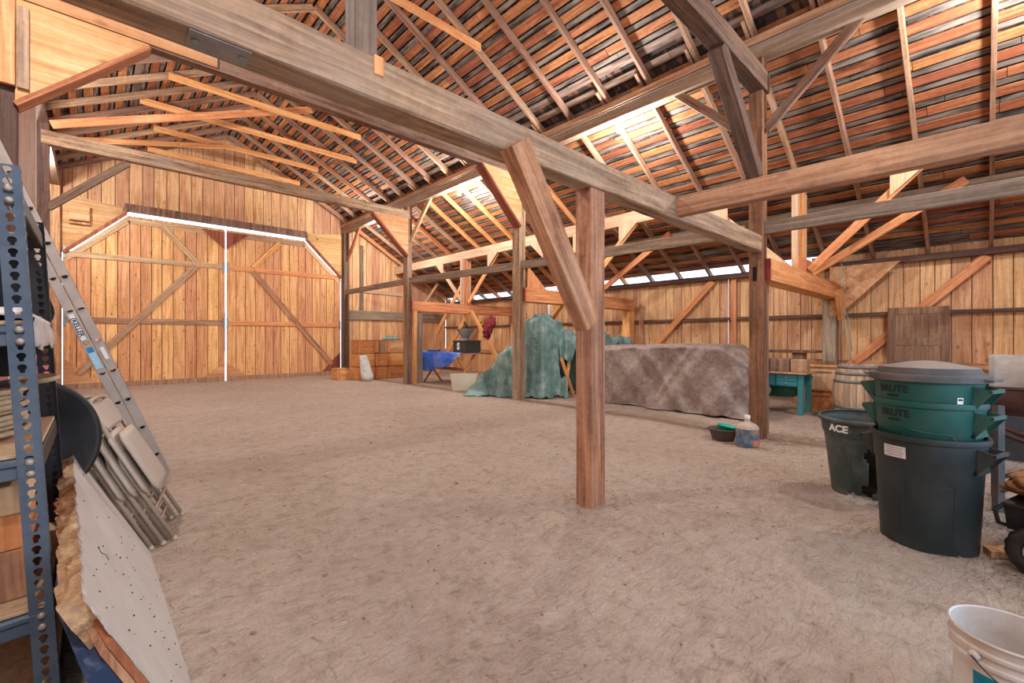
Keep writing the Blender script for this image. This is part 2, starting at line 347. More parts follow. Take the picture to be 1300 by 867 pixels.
def timber_bm(L,w,h,rough=0,bev=.006,seedv=0):
    bm=bmesh.new(); n=max(1,int(L/.22)) if rough else 1
    rings=[]
    for i in range(n+1):
        z=L*i/n; off=V((noise.noise((seedv,z*.5,1)),noise.noise((seedv,z*.5,9)),0))*rough*1.6
        b=bev
        pts=[(-w/2+b,-h/2),(w/2-b,-h/2),(w/2,-h/2+b),(w/2,h/2-b),(w/2-b,h/2),(-w/2+b,h/2),(-w/2,h/2-b),(-w/2,-h/2+b)]
        rings.append([bm.verts.new(V((x,y,z))+off+(V((random.uniform(-1,1),random.uniform(-1,1),0))*rough*.5)) for x,y in pts])
    for a,b in zip(rings,rings[1:]):
        for k in range(8): bm.faces.new((a[k],a[(k+1)%8],b[(k+1)%8],b[k]))
    bm.faces.new(rings[0][::-1]); bm.faces.new(rings[-1])
    return bm
def timber(name,p0,p1,w,h,mat,label=None,cat=None,group=None,rough=0,parent=None,bev=.006):
    p0,p1=V(p0),V(p1); d=p1-p0; s,u,dd=frame(d)
    mw=Matrix(((s.x,u.x,dd.x,p0.x),(s.y,u.y,dd.y,p0.y),(s.z,u.z,dd.z,p0.z),(0,0,0,1)))
    o=obj(name,timber_bm(d.length,w,h,rough,bev,random.random()*99),mat,parent)
    if parent is not None: o.matrix_local=parent.matrix_basis.inverted()@mw
    else: o.matrix_world=mw
    return tag(o,label,cat,group)
def text_mesh(s,size,ext=.001,bold=0,shear=0):
    cu=bpy.data.curves.new('lettering','FONT'); cu.body=s; cu.size=size; cu.extrude=ext; cu.offset=bold; cu.shear=shear; cu.align_x='CENTER'; cu.align_y='CENTER'; cu.resolution_u=3
    o=bpy.data.objects.new('lettering',cu); COL.objects.link(o)
    dg=bpy.context.evaluated_depsgraph_get(); dg.update()
    me=bpy.data.meshes.new_from_object(o.evaluated_get(dg))
    bpy.data.objects.remove(o); 
    bm=bmesh.new(); bm.from_mesh(me); bpy.data.meshes.remove(me)
    return bm
def nz(*p): return noise.noise(V(p))
# ------------------------------------------------------------------ the place: numbers
XL,XR=-.60,6.85            # inner faces of the two post rows
CX=(XL+XR)/2
B0,B1,B2,B3,B4=-2.75,2.13,7.04,11.85,16.45
YB,YF=16.75,-2.9           # back and front walls
XWR,XWL=11.65,-5.4
def rb(x):                  # underside of the rafters
    d=abs(x-CX); return 7.72-.53*d if d<=3.85 else 5.68-.585*(d-3.85)
def fz(x,y):
    return .022*nz(x*.6,y*.6,3)+.010*nz(x*2.1,y*2.1,7)+.006*nz(x*6,y*6,1)-.06*math.exp(-((x-6.8)**2+(y-2.2)**2)/1.3)-.012
# ---- floor
def axis_pts(a,b,f0,f1,c,f):
    out=[];x=a
    while x<b-1e-6:
        out.append(x); x+= f if f0<=x<=f1 else c
    out.append(b); return out
xs=axis_pts(-5.6,11.9,-.4,5.2,.14,.035); ys=axis_pts(-3.1,16.9,.3,5.2,.14,.035)
bm=bmesh.new(); g=[[bm.verts.new((x,y,fz(x,y)+(.010*nz(x*11,y*11,4)+.006*nz(x*27,y*27,8)))) for x in xs] for y in ys]
for j in range(len(ys)-1):
    for i in range(len(xs)-1): bm.faces.new((g[j][i],g[j][i+1],g[j+1][i+1],g[j+1][i]))
struct(obj('floor',bm,'dirt',smooth=True))
# ---- roof: shingle deck with gapped sheathing boards
def roofline(side):
    pk=(CX,7.72+.15); kn=(CX+side*3.85,5.68+.15); ev=(CX+side*9.1,5.68+.15-.585*5.25)
    return [(V((pk[0],0,pk[1])),V((kn[0],0,kn[1]))),(V((kn[0],0,kn[1])),V((ev[0],0,ev[1])))]
Y0R,Y1R=-3.2,17.0
bmS=bmesh.new(); bmB=bmesh.new()
Lr=bmB.verts.layers.float.new('rnd'); Lk=bmB.verts.layers.float.new('kind')
for side in (1,-1):
    for seg,(a,b) in enumerate(roofline(side)):
        for_gap=(side>0 and seg==1); d=(b-a); L=d.length; Lg=L-.71; d.normalize(); nrm=V((d.z*-1,0,d.x))*(1 if side>0 else -1)
        if nrm.z<0: nrm=-nrm
        # deck
        q=[a+nrm*.05,b+nrm*.05,b+nrm*.08,a+nrm*.08]
        for (ya,yb,Lq) in (((Y0R,2.4,L),(2.4,Y1R,Lg)) if for_gap else ((Y0R,Y1R,L),)):
            e=a+d*Lq; a0=a-d*(.05 if seg==0 else 0); q=[a0+nrm*.05,e+nrm*.05,e+nrm*.08,a0+nrm*.08]
            A=[bmS.verts.new((p.x,ya,p.z)) for p in q]; B=[bmS.verts.new((p.x,yb,p.z)) for p in q]
            for i in range(4): bmS.faces.new((A[i],A[(i+1)%4],B[(i+1)%4],B[i]))
            bmS.faces.new(A); bmS.faces.new(B)
        s=.03
        while s<L-.1:
            wide=random.uniform(.125,.15); thin=random.uniform(.07,.09)
            near=(seg==0 and s>L-.75) or (seg==1 and s<.45)
            for (o0,w,kind) in ((0,wide,0),(wide+random.uniform(.028,.04),thin,1)):
                if near and kind==1 and random.random()<.7: continue
                y=Y0R
                while y<Y1R:
                    ln=random.uniform(2.2,4.6); y2=min(Y1R,y+ln)
                    k=kind
                    if kind==0 and random.random()<.07: k=.85
                    if near and random.random()<.5: k=.8
                    dz=random.uniform(-.004,.004)+(0 if kind==0 else .016)
                    if for_gap and s+o0+w>Lg+.03: y2=min(y2,2.5)
                    if s+o0+w<L+.02 and not (for_gap and s+o0+w>Lg+.03 and y>=2.4):
                        p0=a+d*(s+o0)+nrm*dz; p1=a+d*(s+o0+w)+nrm*(dz+random.uniform(-.006,.006))
                        vs=[]
                        for yy in (y+.004,y2-.004):
                            for p in (p0,p1): vs.append(bmB.verts.new((p.x,yy,p.z)))
                            for p in (p1,p0): q2=p+nrm*.02; vs.append(bmB.verts.new((q2.x,yy,q2.z)))
                        r=random.random()
                        for v in vs: v[Lr]=r; v[Lk]=k
                        for f in ((0,1,2,3),(7,6,5,4),(0,4,5,1),(1,5,6,2),(2,6,7,3),(3,7,4,0)): bmB.faces.new([vs[i] for i in f])
                    if for_gap and s+o0+w>Lg+.03 and y2>=2.4: break
                    y=y2
            s+=.27
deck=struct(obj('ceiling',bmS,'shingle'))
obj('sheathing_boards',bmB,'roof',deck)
# ---- walls of vertical boards
def openz(x):
    if x<XL+.02 or x>XR-.02: return 0
    return min(4.97,3.72+min(x-(XL+.05),(XR-.05)-x)*1.0)
def xwall(name,y,opening,thick=.025,mat='wall',flip=1):
    bm=bmesh.new(); bq=bmesh.new(); cuts=[]
    x=XWL
    while x<XWR: cuts.append(x); x+=random.uniform(.24,.31)
    cuts.append(XWR); cuts=sorted(set(cuts+[XL,XR]))
    cuts=[c for i,c in enumerate(cuts) if i==0 or c-cuts[i-1]>.05 or c in (XL,XR)]
    for a,b in zip(cuts,cuts[1:]):
        a2,b2=a+.009,b-.009
        if b2-a2<.02: continue
        m=(a+b)/2; ins=opening and XL<m<XR
        za,zb=(openz(max(a2,XL+.03)),openz(min(b2,XR-.03))) if ins else (-.1,-.1)
        poly=[(a2,za),(b2,zb),(b2,rb(b2)+.12),(a2,rb(a2)+.12)]
        if a2<CX<b2: poly=[(a2,za),(b2,zb),(b2,rb(b2)+.12),(CX,rb(CX)+.12),(a2,rb(a2)+.12)]
        dy=random.uniform(-.004,.004)
        prism(bm,poly,y+dy,y+dy+thick*flip,'XZ',random.random())
        zt=rb(b)+.1; zb_=(openz(min(b,XR-.03))+.02) if (opening and XL+.05<b<XR-.05) else -.1
        if abs(b-XL)<=.06 or abs(b-XR)<=.06: zb_=3.72 if opening else -.1
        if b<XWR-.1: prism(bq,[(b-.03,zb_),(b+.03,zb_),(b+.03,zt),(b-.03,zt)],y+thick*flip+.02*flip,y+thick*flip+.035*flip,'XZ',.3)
    o=struct(obj(name,bm,mat)); obj('gap_shade_strips',bq,'dark',o); return o  # strips added behind the gaps to block sky, coloured dark as joint shade
xwall('wall_back',YB,True)
wf=xwall('wall_front',YF,True,flip=-1)  # unseen front wall, its doorway invented open to let in sky fill
def ywall(name,x,gap,flip=1):
    bm=bmesh.new(); bq=bmesh.new(); y=YF
    while y<YB-.05:
        w=random.uniform(.2,.29); y2=min(YB,y+w)
        dx=random.uniform(-.004,.004)
        box(bm,(min(x+dx,x+dx+.025*flip),y+.007,-.1),(max(x+dx,x+dx+.025*flip),y2-.007,2.93 if (gap and 2.4<y<16.2) else 3.14),random.random())
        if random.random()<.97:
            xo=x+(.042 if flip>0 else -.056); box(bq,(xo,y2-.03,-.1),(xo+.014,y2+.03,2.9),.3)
        y=y2
    o=struct(obj(name,bm,'wall')); obj('gap_shade_strips',bq,'dark',o); return o  # same added dark strips, closing the side wall gaps against the sky
ywall('wall_right',XWR,True); ywall('wall_left',XWL,False,-1)
bm=bmesh.new(); box(bm,(XWL-.03,YF,3.0),(XWL+.0,YB,3.4)); struct(obj('trim_4',bm,'dark'))
# back wall: trims, plywood corners
def xz(name,poly,y0,y1,mat,label=None,cat=None,group=None,parent=None,origin=None):
    bm=bmesh.new(); prism(bm,poly,y0,y1)
    o=obj(name,bm,mat,parent)
    return tag(o,label,cat,group)
t=xz('trim_1',[(XL+1.2,4.97),(XR-1.2,4.97),(XR-1.25,5.2),(XL+1.25,5.2)],YB-.06,YB-.005,'old'); struct(t)
t=xz('trim_2',[(XL-.02,3.66),(XL+.05,3.62),(XL+1.3,4.87),(XL+1.3,4.99)],YB-.1,YB-.02,'redwood'); struct(t)
t=xz('trim_3',[(XR+.02,3.66),(XR-.05,3.62),(XR-1.3,4.87),(XR-1.3,4.99)],YB-.1,YB-.02,'redwood'); struct(t)
xz('plywood_gusset',[(XL-.1,3.68),(XL+.02,3.70),(XL+1.27,4.95),(XL+1.27,5.06),(XL-.1,5.22)],YB-.035,YB-.01,'ply','plywood sheet in the wall corner left above the big doors, behind a small box','plywood sheet')
xz('plywood_gusset',[(XR+.05,3.68),(XR-.02,3.70),(XR-1.27,4.95),(XR-1.27,5.15),(XR+.05,5.3)],YB-.035,YB-.01,'ply','plywood sheet filling the wall corner right above the big doors','plywood sheet')
b=thing('plywood_box','small square plywood box fixed to the back wall, above the left door corner','box',(-.27,YB-.04,4.42))
bm=bmesh.new(); box(bm,(-.2,-.16,.09),(.2,0,.5),bev=.005); obj('case',bm,'ply',b)
bm=bmesh.new(); box(bm,(-.2,-.12,0),(.2,0,.06),bev=.004); obj('bottom_cleat',bm,'brown',b)
# back tie / girt boards in the right aisle of the back wall
timber('wall_girt',(7.1,YB-.05,2.27),(11.5,YB-.05,2.27),.07,.36,'grey','broad grey plank across the back wall right of the big doors','plank',rough=.003)
timber('wall_girt',(7.12,YB-.03,3.25),(9.6,YB-.03,3.2),.04,.16,'pale','pale upper girt on the back wall boards right of the big doors','girt')
timber('wall_stud',(7.65,YB-.04,2.5),(7.65,YB-.04,5.0),.14,.05,'grey','grey weathered upright board on the back wall right of the doors','board')
timber('wall_stud',(9.5,YB-.05,0),(9.5,YB-.05,4.1),.12,.06,'orange','orange upright stud on the back wall behind the plywood-topped post','stud')
# ---- the big doors
def door(name,x0,x1,sgn):
    # profile of a leaf
    hx=(lambda x: min(4.865,3.60+ (x-(XL+.07)) )) if sgn<0 else (lambda x: min(4.865,3.60+((XR-.07)-x)))
    r=struct(thing(name,None,None,((x0+x1)/2,YB-.02,0)))
    bm=bmesh.new(); bq=bmesh.new(); off=(x0+x1)/2
    corner=XL+.07+1.26 if sgn<0 else XR-.07-1.26
    cuts=[x0]
    while cuts[-1]<x1-.3: cuts.append(cuts[-1]+random.uniform(.24,.3))
    cuts.append(x1)
    for a,b in zip(cuts,cuts[1:]):
        a2,b2=a+.009,b-.009
        poly=[(a2-off,.06),(b2-off,.06),(b2-off,hx(b2)),(a2-off,hx(a2))]
        if a2<corner<b2: poly=[(a2-off,.06),(b2-off,.06),(b2-off,hx(b2)),(corner-off,4.865),(a2-off,hx(a2))]
        prism(bm,poly,.02,.045,'XZ',random.random())
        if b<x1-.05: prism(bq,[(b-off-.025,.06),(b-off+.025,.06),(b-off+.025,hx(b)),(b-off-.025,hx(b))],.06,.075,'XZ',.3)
    bd=obj('door_boards',bm,'doorboards',r); obj('gap_shade_strips',bq,'dark',r)  # added strips behind the door joints, dark to stand for their shade
    def bar(nm,p,q,w,mat,th=.03,y=0.0):
        p=V((p[0]-off,y,p[1])); q=V((q[0]-off,y,q[1])); d=q-p; s,u,dd=frame(d)
        if abs(dd.z)>.92: pass
        mw=Matrix(((s.x,u.x,dd.x,p.x),(s.y,u.y,dd.y,p.y),(s.z,u.z,dd.z,p.z),(0,0,0,1)))
        if abs(dd.z)>.92: W,H=w,th
        else: W,H=th,w
        o=obj(nm,timber_bm(d.length,W,H,0,.003),mat,r,mw=mw); return o
    e0,e1=x0+.06,x1-.06
    rm='rail' if sgn<0 else 'orange'
    bar('rail',(e0,1.86),(e1,1.86),.15,rm); bar('rail',(e0,3.62 if sgn<0 else 3.64),(e1,3.66),.15,rm)
    bar('stile',(x0+.06,.15),(x0+.06,hx(x0+.06)-.05),.12,'doorboards',.02,.01); bar('stile',(x1-.06,.15),(x1-.06,hx(x1-.06)-.05),.12,'doorboards',.02,.01)
    bar('top_rail',(corner,4.72),(x1-.02 if sgn<0 else x0+.02,4.72),.16,'rail',.03,.004)
    far=x0+.04 if sgn<0 else x1-.04
    bar('haunch_rail',(corner,4.73),(far,hx(far)-.1),.15,'rail' if sgn<0 else 'pale',.03,.004)
    inn=2.33 if sgn<0 else 2*3.1-2.33; out=-.3 if sgn<0 else 6.5; top=1.5 if sgn<0 else 4.7
    bar('brace',(out,.4),(inn,3.6),.16,'rail' if sgn<0 else 'brown',.03,-.012); bar('brace',(inn,3.72),(top,4.66),.15,rm,.03,-.012)
    # foot plates, hinge straps
    bm=bmesh.new(); c=x0 if sgn<0 else x1; k=1 if sgn<0 else -1
    prism(bm,[(c-off,.06),(c+k*.75-off,.06),(c-off,.85)],-.006,.02); obj('corner_gusset',bm,'ply' if sgn<0 else 'redwood',r)
    bm=bmesh.new(); c=x1 if sgn<0 else x0; k=-k
    prism(bm,[(c-off,.06),(c+k*.7-off,.06),(c-off,.6)],-.006,.02); obj('corner_gusset',bm,'ply',r)
    bm=bmesh.new(); prism(bm,[(c-off,4.78),(c+k*.62-off,4.78),(c-off,4.22)],-.03,.0); obj('corner_gusset',bm,'redwood',r)
    for z in (1.86,3.65):
        for cx in (x0+.03,x1-.03):
            bm=bmesh.new(); box(bm,(cx-off-.03,-.03,z-.16),(cx-off+.03,.0,z+.16),bev=.004); obj('hinge_strap',bm,'galv',r)
    bm=bmesh.new(); box(bm,(x0-off,-.02,-.04),(x1-off,.02,.14),bev=.005); obj('sill_board',bm,'rail',r)
    return r
dl=door('door_1',XL+.012,3.08,-1); door('door_2',3.12,XR-.03,1)
timber('drop_bolt',(3.06,YB-.08,.95),(3.06,YB-.08,2.2),.03,.03,'galv',parent=dl)
# ------------------------------------------------------------------ timber frame
TB='timber bents'
# posts of the right row
timber('timber_post',(XR+.10,B1+.09,-.12),(XR+.10,B1+.09,5.33),.20,.18,'bark','near tall rough brown post beside the water jug','post','posts of the right row',rough=.008)
timber('timber_post',(XR+.10,B2+.11,-.1),(XR+.10,B2+.11,5.33),  .20,.22,'old','tall brown post in front of the green tarp','post','posts of the right row',rough=.006)
timber('timber_post',(XR+.09,B3+.13,-.1),(XR+.09,B3+.13,5.33),.16,.25,'old','far brown post beside the orange stud and the stacked crates','post','posts of the right row',rough=.005)
timber('timber_post',(XR+.11,B4+.13,-.1),(XR+.11,B4+.13,5.33),.2,.22,'dark','brown post against the back wall right of the big doors','post','posts of the right row',rough=.004)
timber('timber_post',(XR+.24,B3-.03,-.05),(XR+.24,B3-.03,2.2),.11,.08,'orange','orange stud on the near side of the far brown post, under the orange tie','stud')
timber('timber_post',(XR+.42,B3+.05,-.05),(XR+.42,B3+.05,2.2),.2,.16,'grey','grey post right of the orange stud, by the blue tarp','post',rough=.003)
timber('timber_post',(XR+.33,B1+.08,-.12),(XR+.33,B1+.08,2.18),.22,.06,'grey','grey plank standing on the right side of the near tall brown post','plank',rough=.002)
timber('timber_post',(XR+.27,B2+.2,-.1),(XR+.27,B2+.2,2.2),.07,.16,'grey','grey plank behind the post in front of the green tarp','plank',rough=.002)
bm=bmesh.new(); box(bm,(-.025,0,-.1),(.025,.004,.1)); o=obj('mortise_shade',bm,'hole',None)  # flat dark patch standing for the shade inside the mortise
p=[x for x in bpy.data.objects if x.get('label','').startswith('near tall rough')][0]
o.parent=p; o.matrix_local=p.matrix_world.inverted()@Matrix(((0,1,0,XR-.012),(1,0,0,B1+.1),(0,0,1,2.27),(0,0,0,1)))
# left row
timber('timber_post',(XL-.12,B2+.12,-.1),(XL-.12,B2+.12,5.33),.24,.24,'dark','dark post at the left edge carrying the plywood corner','post','posts of the left row',rough=.005)
timber('timber_post',(XL-.08,B3+.1,-.1),(XL-.08,B3+.1,5.33),.16,.2,'dark','dark brown post at the left, behind the pale post and under the knee brace','post','posts of the left row',rough=.005)
timber('timber_post',(XL-.13,B4+.12,-.1),(XL-.13,B4+.12,5.33),.2,.22,'brown','brown post against the back wall, at the left edge of the big doors','post','posts of the left row',rough=.004)
timber('timber_post',(XL-.05,8.6,-.1),(XL-.05,8.6,5.2),.2,.1,'whitewood','pale new upright plank at the left, behind the ladder','post')
timber('timber_post',(XL-.12,B1+.12,-.1),(XL-.12,B1+.12,5.33),.24,.24,'old','old post carrying the left end of the big near beam','post','posts of the left row')
g=timber('post_cleat',(XL-.06,B2-.085,4.0),(XL-.06,B2-.085,5.2),.13,.05,'orange','short orange board nailed on the left edge post, beside the plywood','board')
g=timber('post_cleat',(XL+.06,B2-.08,3.99),(XL+.06,B2-.08,4.85),.09,.04,'old','short brown cleat beside the orange board on the left edge post','board')
# near bent: low beam, centre post, brace, queen post, upper tie
beam=timber('tie_beam',(XL-.2,2.225,2.688),(XR+.03,2.225,2.688),.17,.225,'old','massive low old beam crossing the picture from top left to the near tall post','beam',rough=.006,bev=.01)
bm=bmesh.new(); box(bm,(-.065,-.1,0),(.065,.1,.004),bev=.001)
pl=obj('steel_plate',bm,'ironplate',beam); pl['label']='flat grey steel plate bolted under the beam'
pl.matrix_local=beam.matrix_world.inverted()@Matrix.Translation((.385,2.215,2.571))@Matrix.Rotation(PI/2,4,'Z')@Matrix.Diagonal((1.05,1.1,1,1))
for dx in (-.075,.075):
    bm=bmesh.new(); lathe(bm,[(.012,0),(.012,.006),(.006,.009)],12,cap1=True); b2=obj('bolt',bm,'galv',pl); b2.matrix_local=Matrix.Translation((0,dx,-.002))@Matrix.Rotation(PI,4,'X')
bm=bmesh.new(); box(bm,(-.026,-.02,-.05),(.026,.01,.05),bev=.003); o=obj('shim_block',bm,'orange',beam); o['label']='pale wooden shim let into the beam under the queen post'
o.matrix_local=beam.matrix_world.inverted()@Matrix.Translation((1.07,2.15,2.755))
timber('timber_post',(2.91+.095,2.16+.08,-.05),(2.91+.095,2.24,2.574),.19,.16,'brown','square sawn brown post standing alone in the middle of the floor','post',rough=.003)
timber('knee_brace',(2.78,2.10,1.46),(2.0,2.10,2.62),.12,.19,'brown','thick diagonal brace from the lone middle post up to the near beam','brace',rough=.002)
timber('queen_post',(1.01,2.21,2.80),(1.01,2.21,4.86),.12,.12,'grey','short grey post standing on top of the big near beam','post',rough=.003)
timber('tie_beam',(XL-.2,2.2,5.0),(XR+.2,2.2,5.0),.2,.28,'dark','high dark tie beam meeting the top of the near tall post','beam',rough=.005)
timber('knee_brace',(6.75,2.2,3.65),(5.45,2.2,4.86),.18,.2,'dark','dark knee brace between the near tall post and the high tie beam','brace',rough=.004)
timber('floor_joist',(4.36,2.14,2.695),(4.36,B0,2.68),.12,.19,'brown','long brown joist running from the big near beam out of the right edge','joist',rough=.003)
# second and third bents
timber('tie_beam',(XL-.1,B2+.06,5.07),(XR+.1,B2+.06,5.07),.16,.27,'old','upper tie beam with plywood corners, seen just under the big near beam','beam',rough=.004)
def gusset(name,yc,sgn,label,mat='ply',trim='redwood'):
    x0=XL if sgn>0 else XR
    r=thing(name,label,'plywood gusset',(x0,yc,3.85))
    bm=bmesh.new(); prism(bm,[(0,0),(sgn*1.1,1.09),(sgn*1.1,1.1),(0,1.3)] if False else [(0,0),(sgn*1.1,1.09),(0,1.09)],-.02,0)
    obj('plywood_panel',bm,mat,r)
    if yc<8 and sgn>0:
        bm=bmesh.new(); prism(bm,[(-.05,1.10),(1.80,1.10),(1.80,1.36),(-.05,1.36)],-.03,-.005); obj('plywood_strip',bm,mat,r)
    d=V((sgn*1.1,0,1.09)); s,u,dd=frame(d); p=V((0,.07,-.03))
    mw=Matrix(((s.x,u.x,dd.x,p.x),(s.y,u.y,dd.y,p.y),(s.z,u.z,dd.z,p.z),(0,0,0,1)))
    obj('edge_trim',timber_bm(d.length,.22,.05,0,.003),trim,r,mw=mw)
    return r
gusset('plywood_gusset',B2-.03,1,'triangular plywood corner at the top left, above the ladder')
gusset('plywood_gusset',B2-.03,-1,'triangular plywood corner on the post before the green tarp')
gusset('plywood_gusset',B3-.03,-1,'triangular plywood corner high on the far brown post, right of the lamp')
timber('tie_beam',(XL-.1,B3+.06,5.07),(XR+.1,B3+.06,5.07),.16,.25,'old','far upper tie beam spanning before the back gable boards','beam',rough=.004)
timber('knee_brace',(XL-.02,B3+.05,3.78),(.5,B3+.05,4.9),.1,.13,'dark','dark knee brace under the left end of the far upper tie beam','brace')
# purlins with knee braces
def purlin(x,label):
    r=thing('purlin',label,'purlin',(x,YF,5.33))
    bm=bmesh.new(); box(bm,(-.09,0,0),(.09,YB-YF,.22),bev=.006); obj('lower_timber',bm,PUR,r)
    bm=bmesh.new(); box(bm,(-.12,0,.22),(.05,YB-YF,.33),bev=.006); obj('upper_plank',bm,PUR2,r)
    return r
def woodY(base): 
    return base
PUR=wood('purlin_timber',srgb(104,78,60),srgb(150,118,94),srgb(184,154,128),axis='Y',knots=.3,weather=srgb(160,142,126),wamt=.4)
PUR2=wood('purlin_plank',srgb(140,98,70),srgb(180,134,100),srgb(206,164,128),axis='Y',knots=.3)
purlin(XR+.12,'long purlin on the right post row, carrying the bare bulbs')
purlin(XL-.12,'long purlin on the left post row behind the plywood corner')
bracespec=[(B1,-1,'old','knee brace from the near tall post up to the purlin on its right'),(B1+.25,1,'old','knee brace from the near tall post up to the purlin on its left'),
 (B2,-1,'old','knee brace from the post before the green tarp to the purlin, near side'),
 (B3,-1,'rail','knee brace from the far brown post up to the purlin beside the bulb'),(B4,-1,'redwood','reddish knee brace under the purlin at the back wall')]
for y,s,m,l in bracespec:
    timber('knee_brace',(XR+.13,y,4.33),(XR+.13,y+s*1.08,5.38),.07,.13,m,l,'brace')
for y,s in ():
    timber('knee_brace',(XL-.13,y,4.33),(XL-.13,y+s*1.08,5.38),.07,.13,'old','knee brace on the left row under the left purlin','brace')
# mid rails of the right row
for a,b,z0,z1,l in ((B0,B1,2.92,2.92,'weathered grey rail running right from the near tall post'),(B1+.25,B2,2.92,2.99,'weathered grey rail between the near tall post and the post before the green tarp'),
                    (B2+.25,B3,2.99,3.1,'weathered grey rail between the post before the green tarp and the far brown post'),(B3+.2,B4+.1,3.1,3.1,'weathered grey rail between the far brown post and the back wall')):
    timber('side_rail',(XR+.1,a,z0),(XR+.1,b,z1),.09,.17,'grey',l,'rail','rails along the right post row',rough=.004)
# aisle ties
ties=[(B1,'brown','brown tie with a red-painted end, right of the near tall post'),(B2,'orange','orange tie between the lone middle post and the green tarp post'),(B3,'orange','bright orange tie above the blue tarp table')]
for y,m,l in ties:
    o=timber('aisle_tie',(XR+.12,y-.035,2.335),(11.45,y-.035,2.335),.065,.31,'orange' if m!='brown' else 'orange',l,'tie beam','ties across the right aisle')
    bm=bmesh.new(); box(bm,(-.0325,-.155,-.004),(.0325,.155,0)); e=obj('painted_end',bm,'redpaint',o); e['label']='dark red painted end'
    bm=bmesh.new(); box(bm,(-.235,-.155,.1),(-.036,.155,4.3)); obj('rear_plank',bm,'orange',o)
bm=bmesh.new(); prism(bm,[(0,0),(.62,0),(.02,.48),(0,.48)],-.03,.0,'XZ')
tag(obj('tie_gusset',bm,'orange',None,loc=(XR+.2,B2-.04,2.49)),'small orange triangular block on the orange tie beside the green tarp post','block')
# outer posts
for y,l,m in ((B1,'grey outer post against the right wall, above the barrel','grey'),(B2,'orange outer post on the right wall behind the brown tarp','orange'),(B3,'outer post on the right wall behind the red rag','brown')):
    timber('timber_post',(11.42,y+.1,-.05),(11.42,y+.1,2.19 if y!=B2 else 2.19),.26,.24,m,l,'post','outer posts of the right wall',rough=.002)
# aisle plate on short posts with braces and plywood plates
AP=9.12
timber('aisle_plate',(AP,B0,4.15),(AP,B4+.2,4.15),.12,.28,'pale','long pale plate under the rafters of the right aisle','plate',rough=.002)
timber('aisle_plate',(10.0,B0,3.74),(10.0,B4+.2,3.74),.06,.2,'grey','grey board under the lower rafters behind the pale plate','board',rough=.003)
for y,nm in ((B1,'the near tall post'),(B2,'the green tarp'),(B3,'the blue tarp table')):
    r=thing('short_post','doubled pale short post standing on the tie by '+nm,'post',(AP,y+.09,2.49),0,'short posts on the aisle ties')
    for dx,h,mt in ((-.11,1.55,'pale'),(.03,1.53,'orange'),(.16,1.5,'pale')):
        bm=timber_bm(h,.12 if dx!=.16 else .05,.1); obj('stud',bm,mt,r,loc=(dx,0 if dx!=-.11 else .05,0))
    if y==B1:
        bm=bmesh.new(); box(bm,(-.46,-.09,-.04),(.42,-.06,.26),bev=.002); obj('plywood_cleat',bm,'orange',r)
    for s in (-1,1):
        side='right' if s<0 else 'left'
        timber('plate_brace',(AP,y+.09+s*.14,2.55),(AP,y+.09+s*1.62,4.03),.05,.14,'orange' if s<0 else 'pale','diagonal brace on the %s of the short post by %s'%(side,nm),'brace','braces under the aisle plate')
        bm=bmesh.new(); q=[(0,0),(s*.1,.0),(s*.62,.5),(0,.5)]
        prism(bm,[(0,0),(s*.47,.43),(s*.47,.47),(0,.47)],-.02,0,'YZ')
        o=obj('plywood_gusset',bm,'pale',None,loc=(AP-.065,y+.09+s*1.22,3.58))
        tag(o,'plywood gusset on the brace %s of the short post by %s'%(side,nm),'plywood gusset','plywood gussets under the aisle plate')
for y,nm in ((B1,'near the old panel door'),(B2,'above the brown tarp')):
    timber('plate_brace',(9.94,y+.17,2.55),(9.94,y-1.95,3.84),.05,.14,'orange','long orange brace up to the grey board, '+nm,'brace','braces under the grey aisle board')
# long X braces around the far short post
timber('plate_brace',(AP,B3-.1,2.3),(AP,13.72,.03),.06,.14,'orange','orange brace slanting down from the bright tie left of the grain hopper','brace')
timber('plate_brace',(10.2,13.5,3.5),(10.2,15.3,1.6),.06,.16,'orange','orange brace in the far aisle before the broad grey back plank','brace')
timber('plate_brace',(10.2,15.2,3.6),(10.2,16.62,2.5),.06,.12,'pale','short pale brace in the far aisle against the back wall','brace')
timber('plate_brace',(AP,B3-.2,2.25),(AP,9.72,.03),.06,.14,'orange','orange brace slanting down behind the red rag','brace')
# right wall plate, girts, studs, braces, gusset
timber('wall_plate',(11.52,YF+.1,2.9),(11.52,YB-.1,2.9),.14,.12,'dark','dark pole plate along the top of the right wall','plate',rough=.006)
timber('wall_girt',(11.6,YF+.1,1.85),(11.6,YB-.1,1.85),.08,.07,'dark','upper girt along the right wall boards','girt',rough=.002)
timber('wall_girt',(11.6,YF+.1,.84),(11.6,YB-.1,.84),.08,.12,'brown','lower girt along the right wall boards, above the barrel','girt',rough=.002)
wb=[(-.05,2.82,1.95,.75,'diagonal brace on the right wall beside the old panel door'),(4.75,2.82,6.75,.75,'diagonal brace on the right wall above the brown tarp'),(9.6,2.82,11.6,.75,'diagonal brace on the right wall behind the red rag')]
for a,za,b_,zb,l in wb: timber('wall_brace',(11.54,b_,zb),(11.54,a,za),.05,.16,'orange',l,'brace','braces on the right wall')
timber('wall_stud',(11.57,4.25,.0),(11.57,4.25,2.85),.06,.12,'orange','orange stud on the right wall right of its diagonal brace','stud')
timber('wall_stud',(11.57,6.8,.0),(11.57,6.8,2.3),.07,.12,'brown','brown stud on the right wall beside the orange outer post','stud')
bm=bmesh.new(); prism(bm,[(0,0),(-.98,1.02),(.15,1.02),(.15,.0)],-.02,.01,'YZ')
tag(obj('plywood_gusset',bm,'ply',None,loc=(11.3,B1-.06,1.83)),'large plywood gusset at the top of the grey outer post, under the dark plate','plywood gusset')
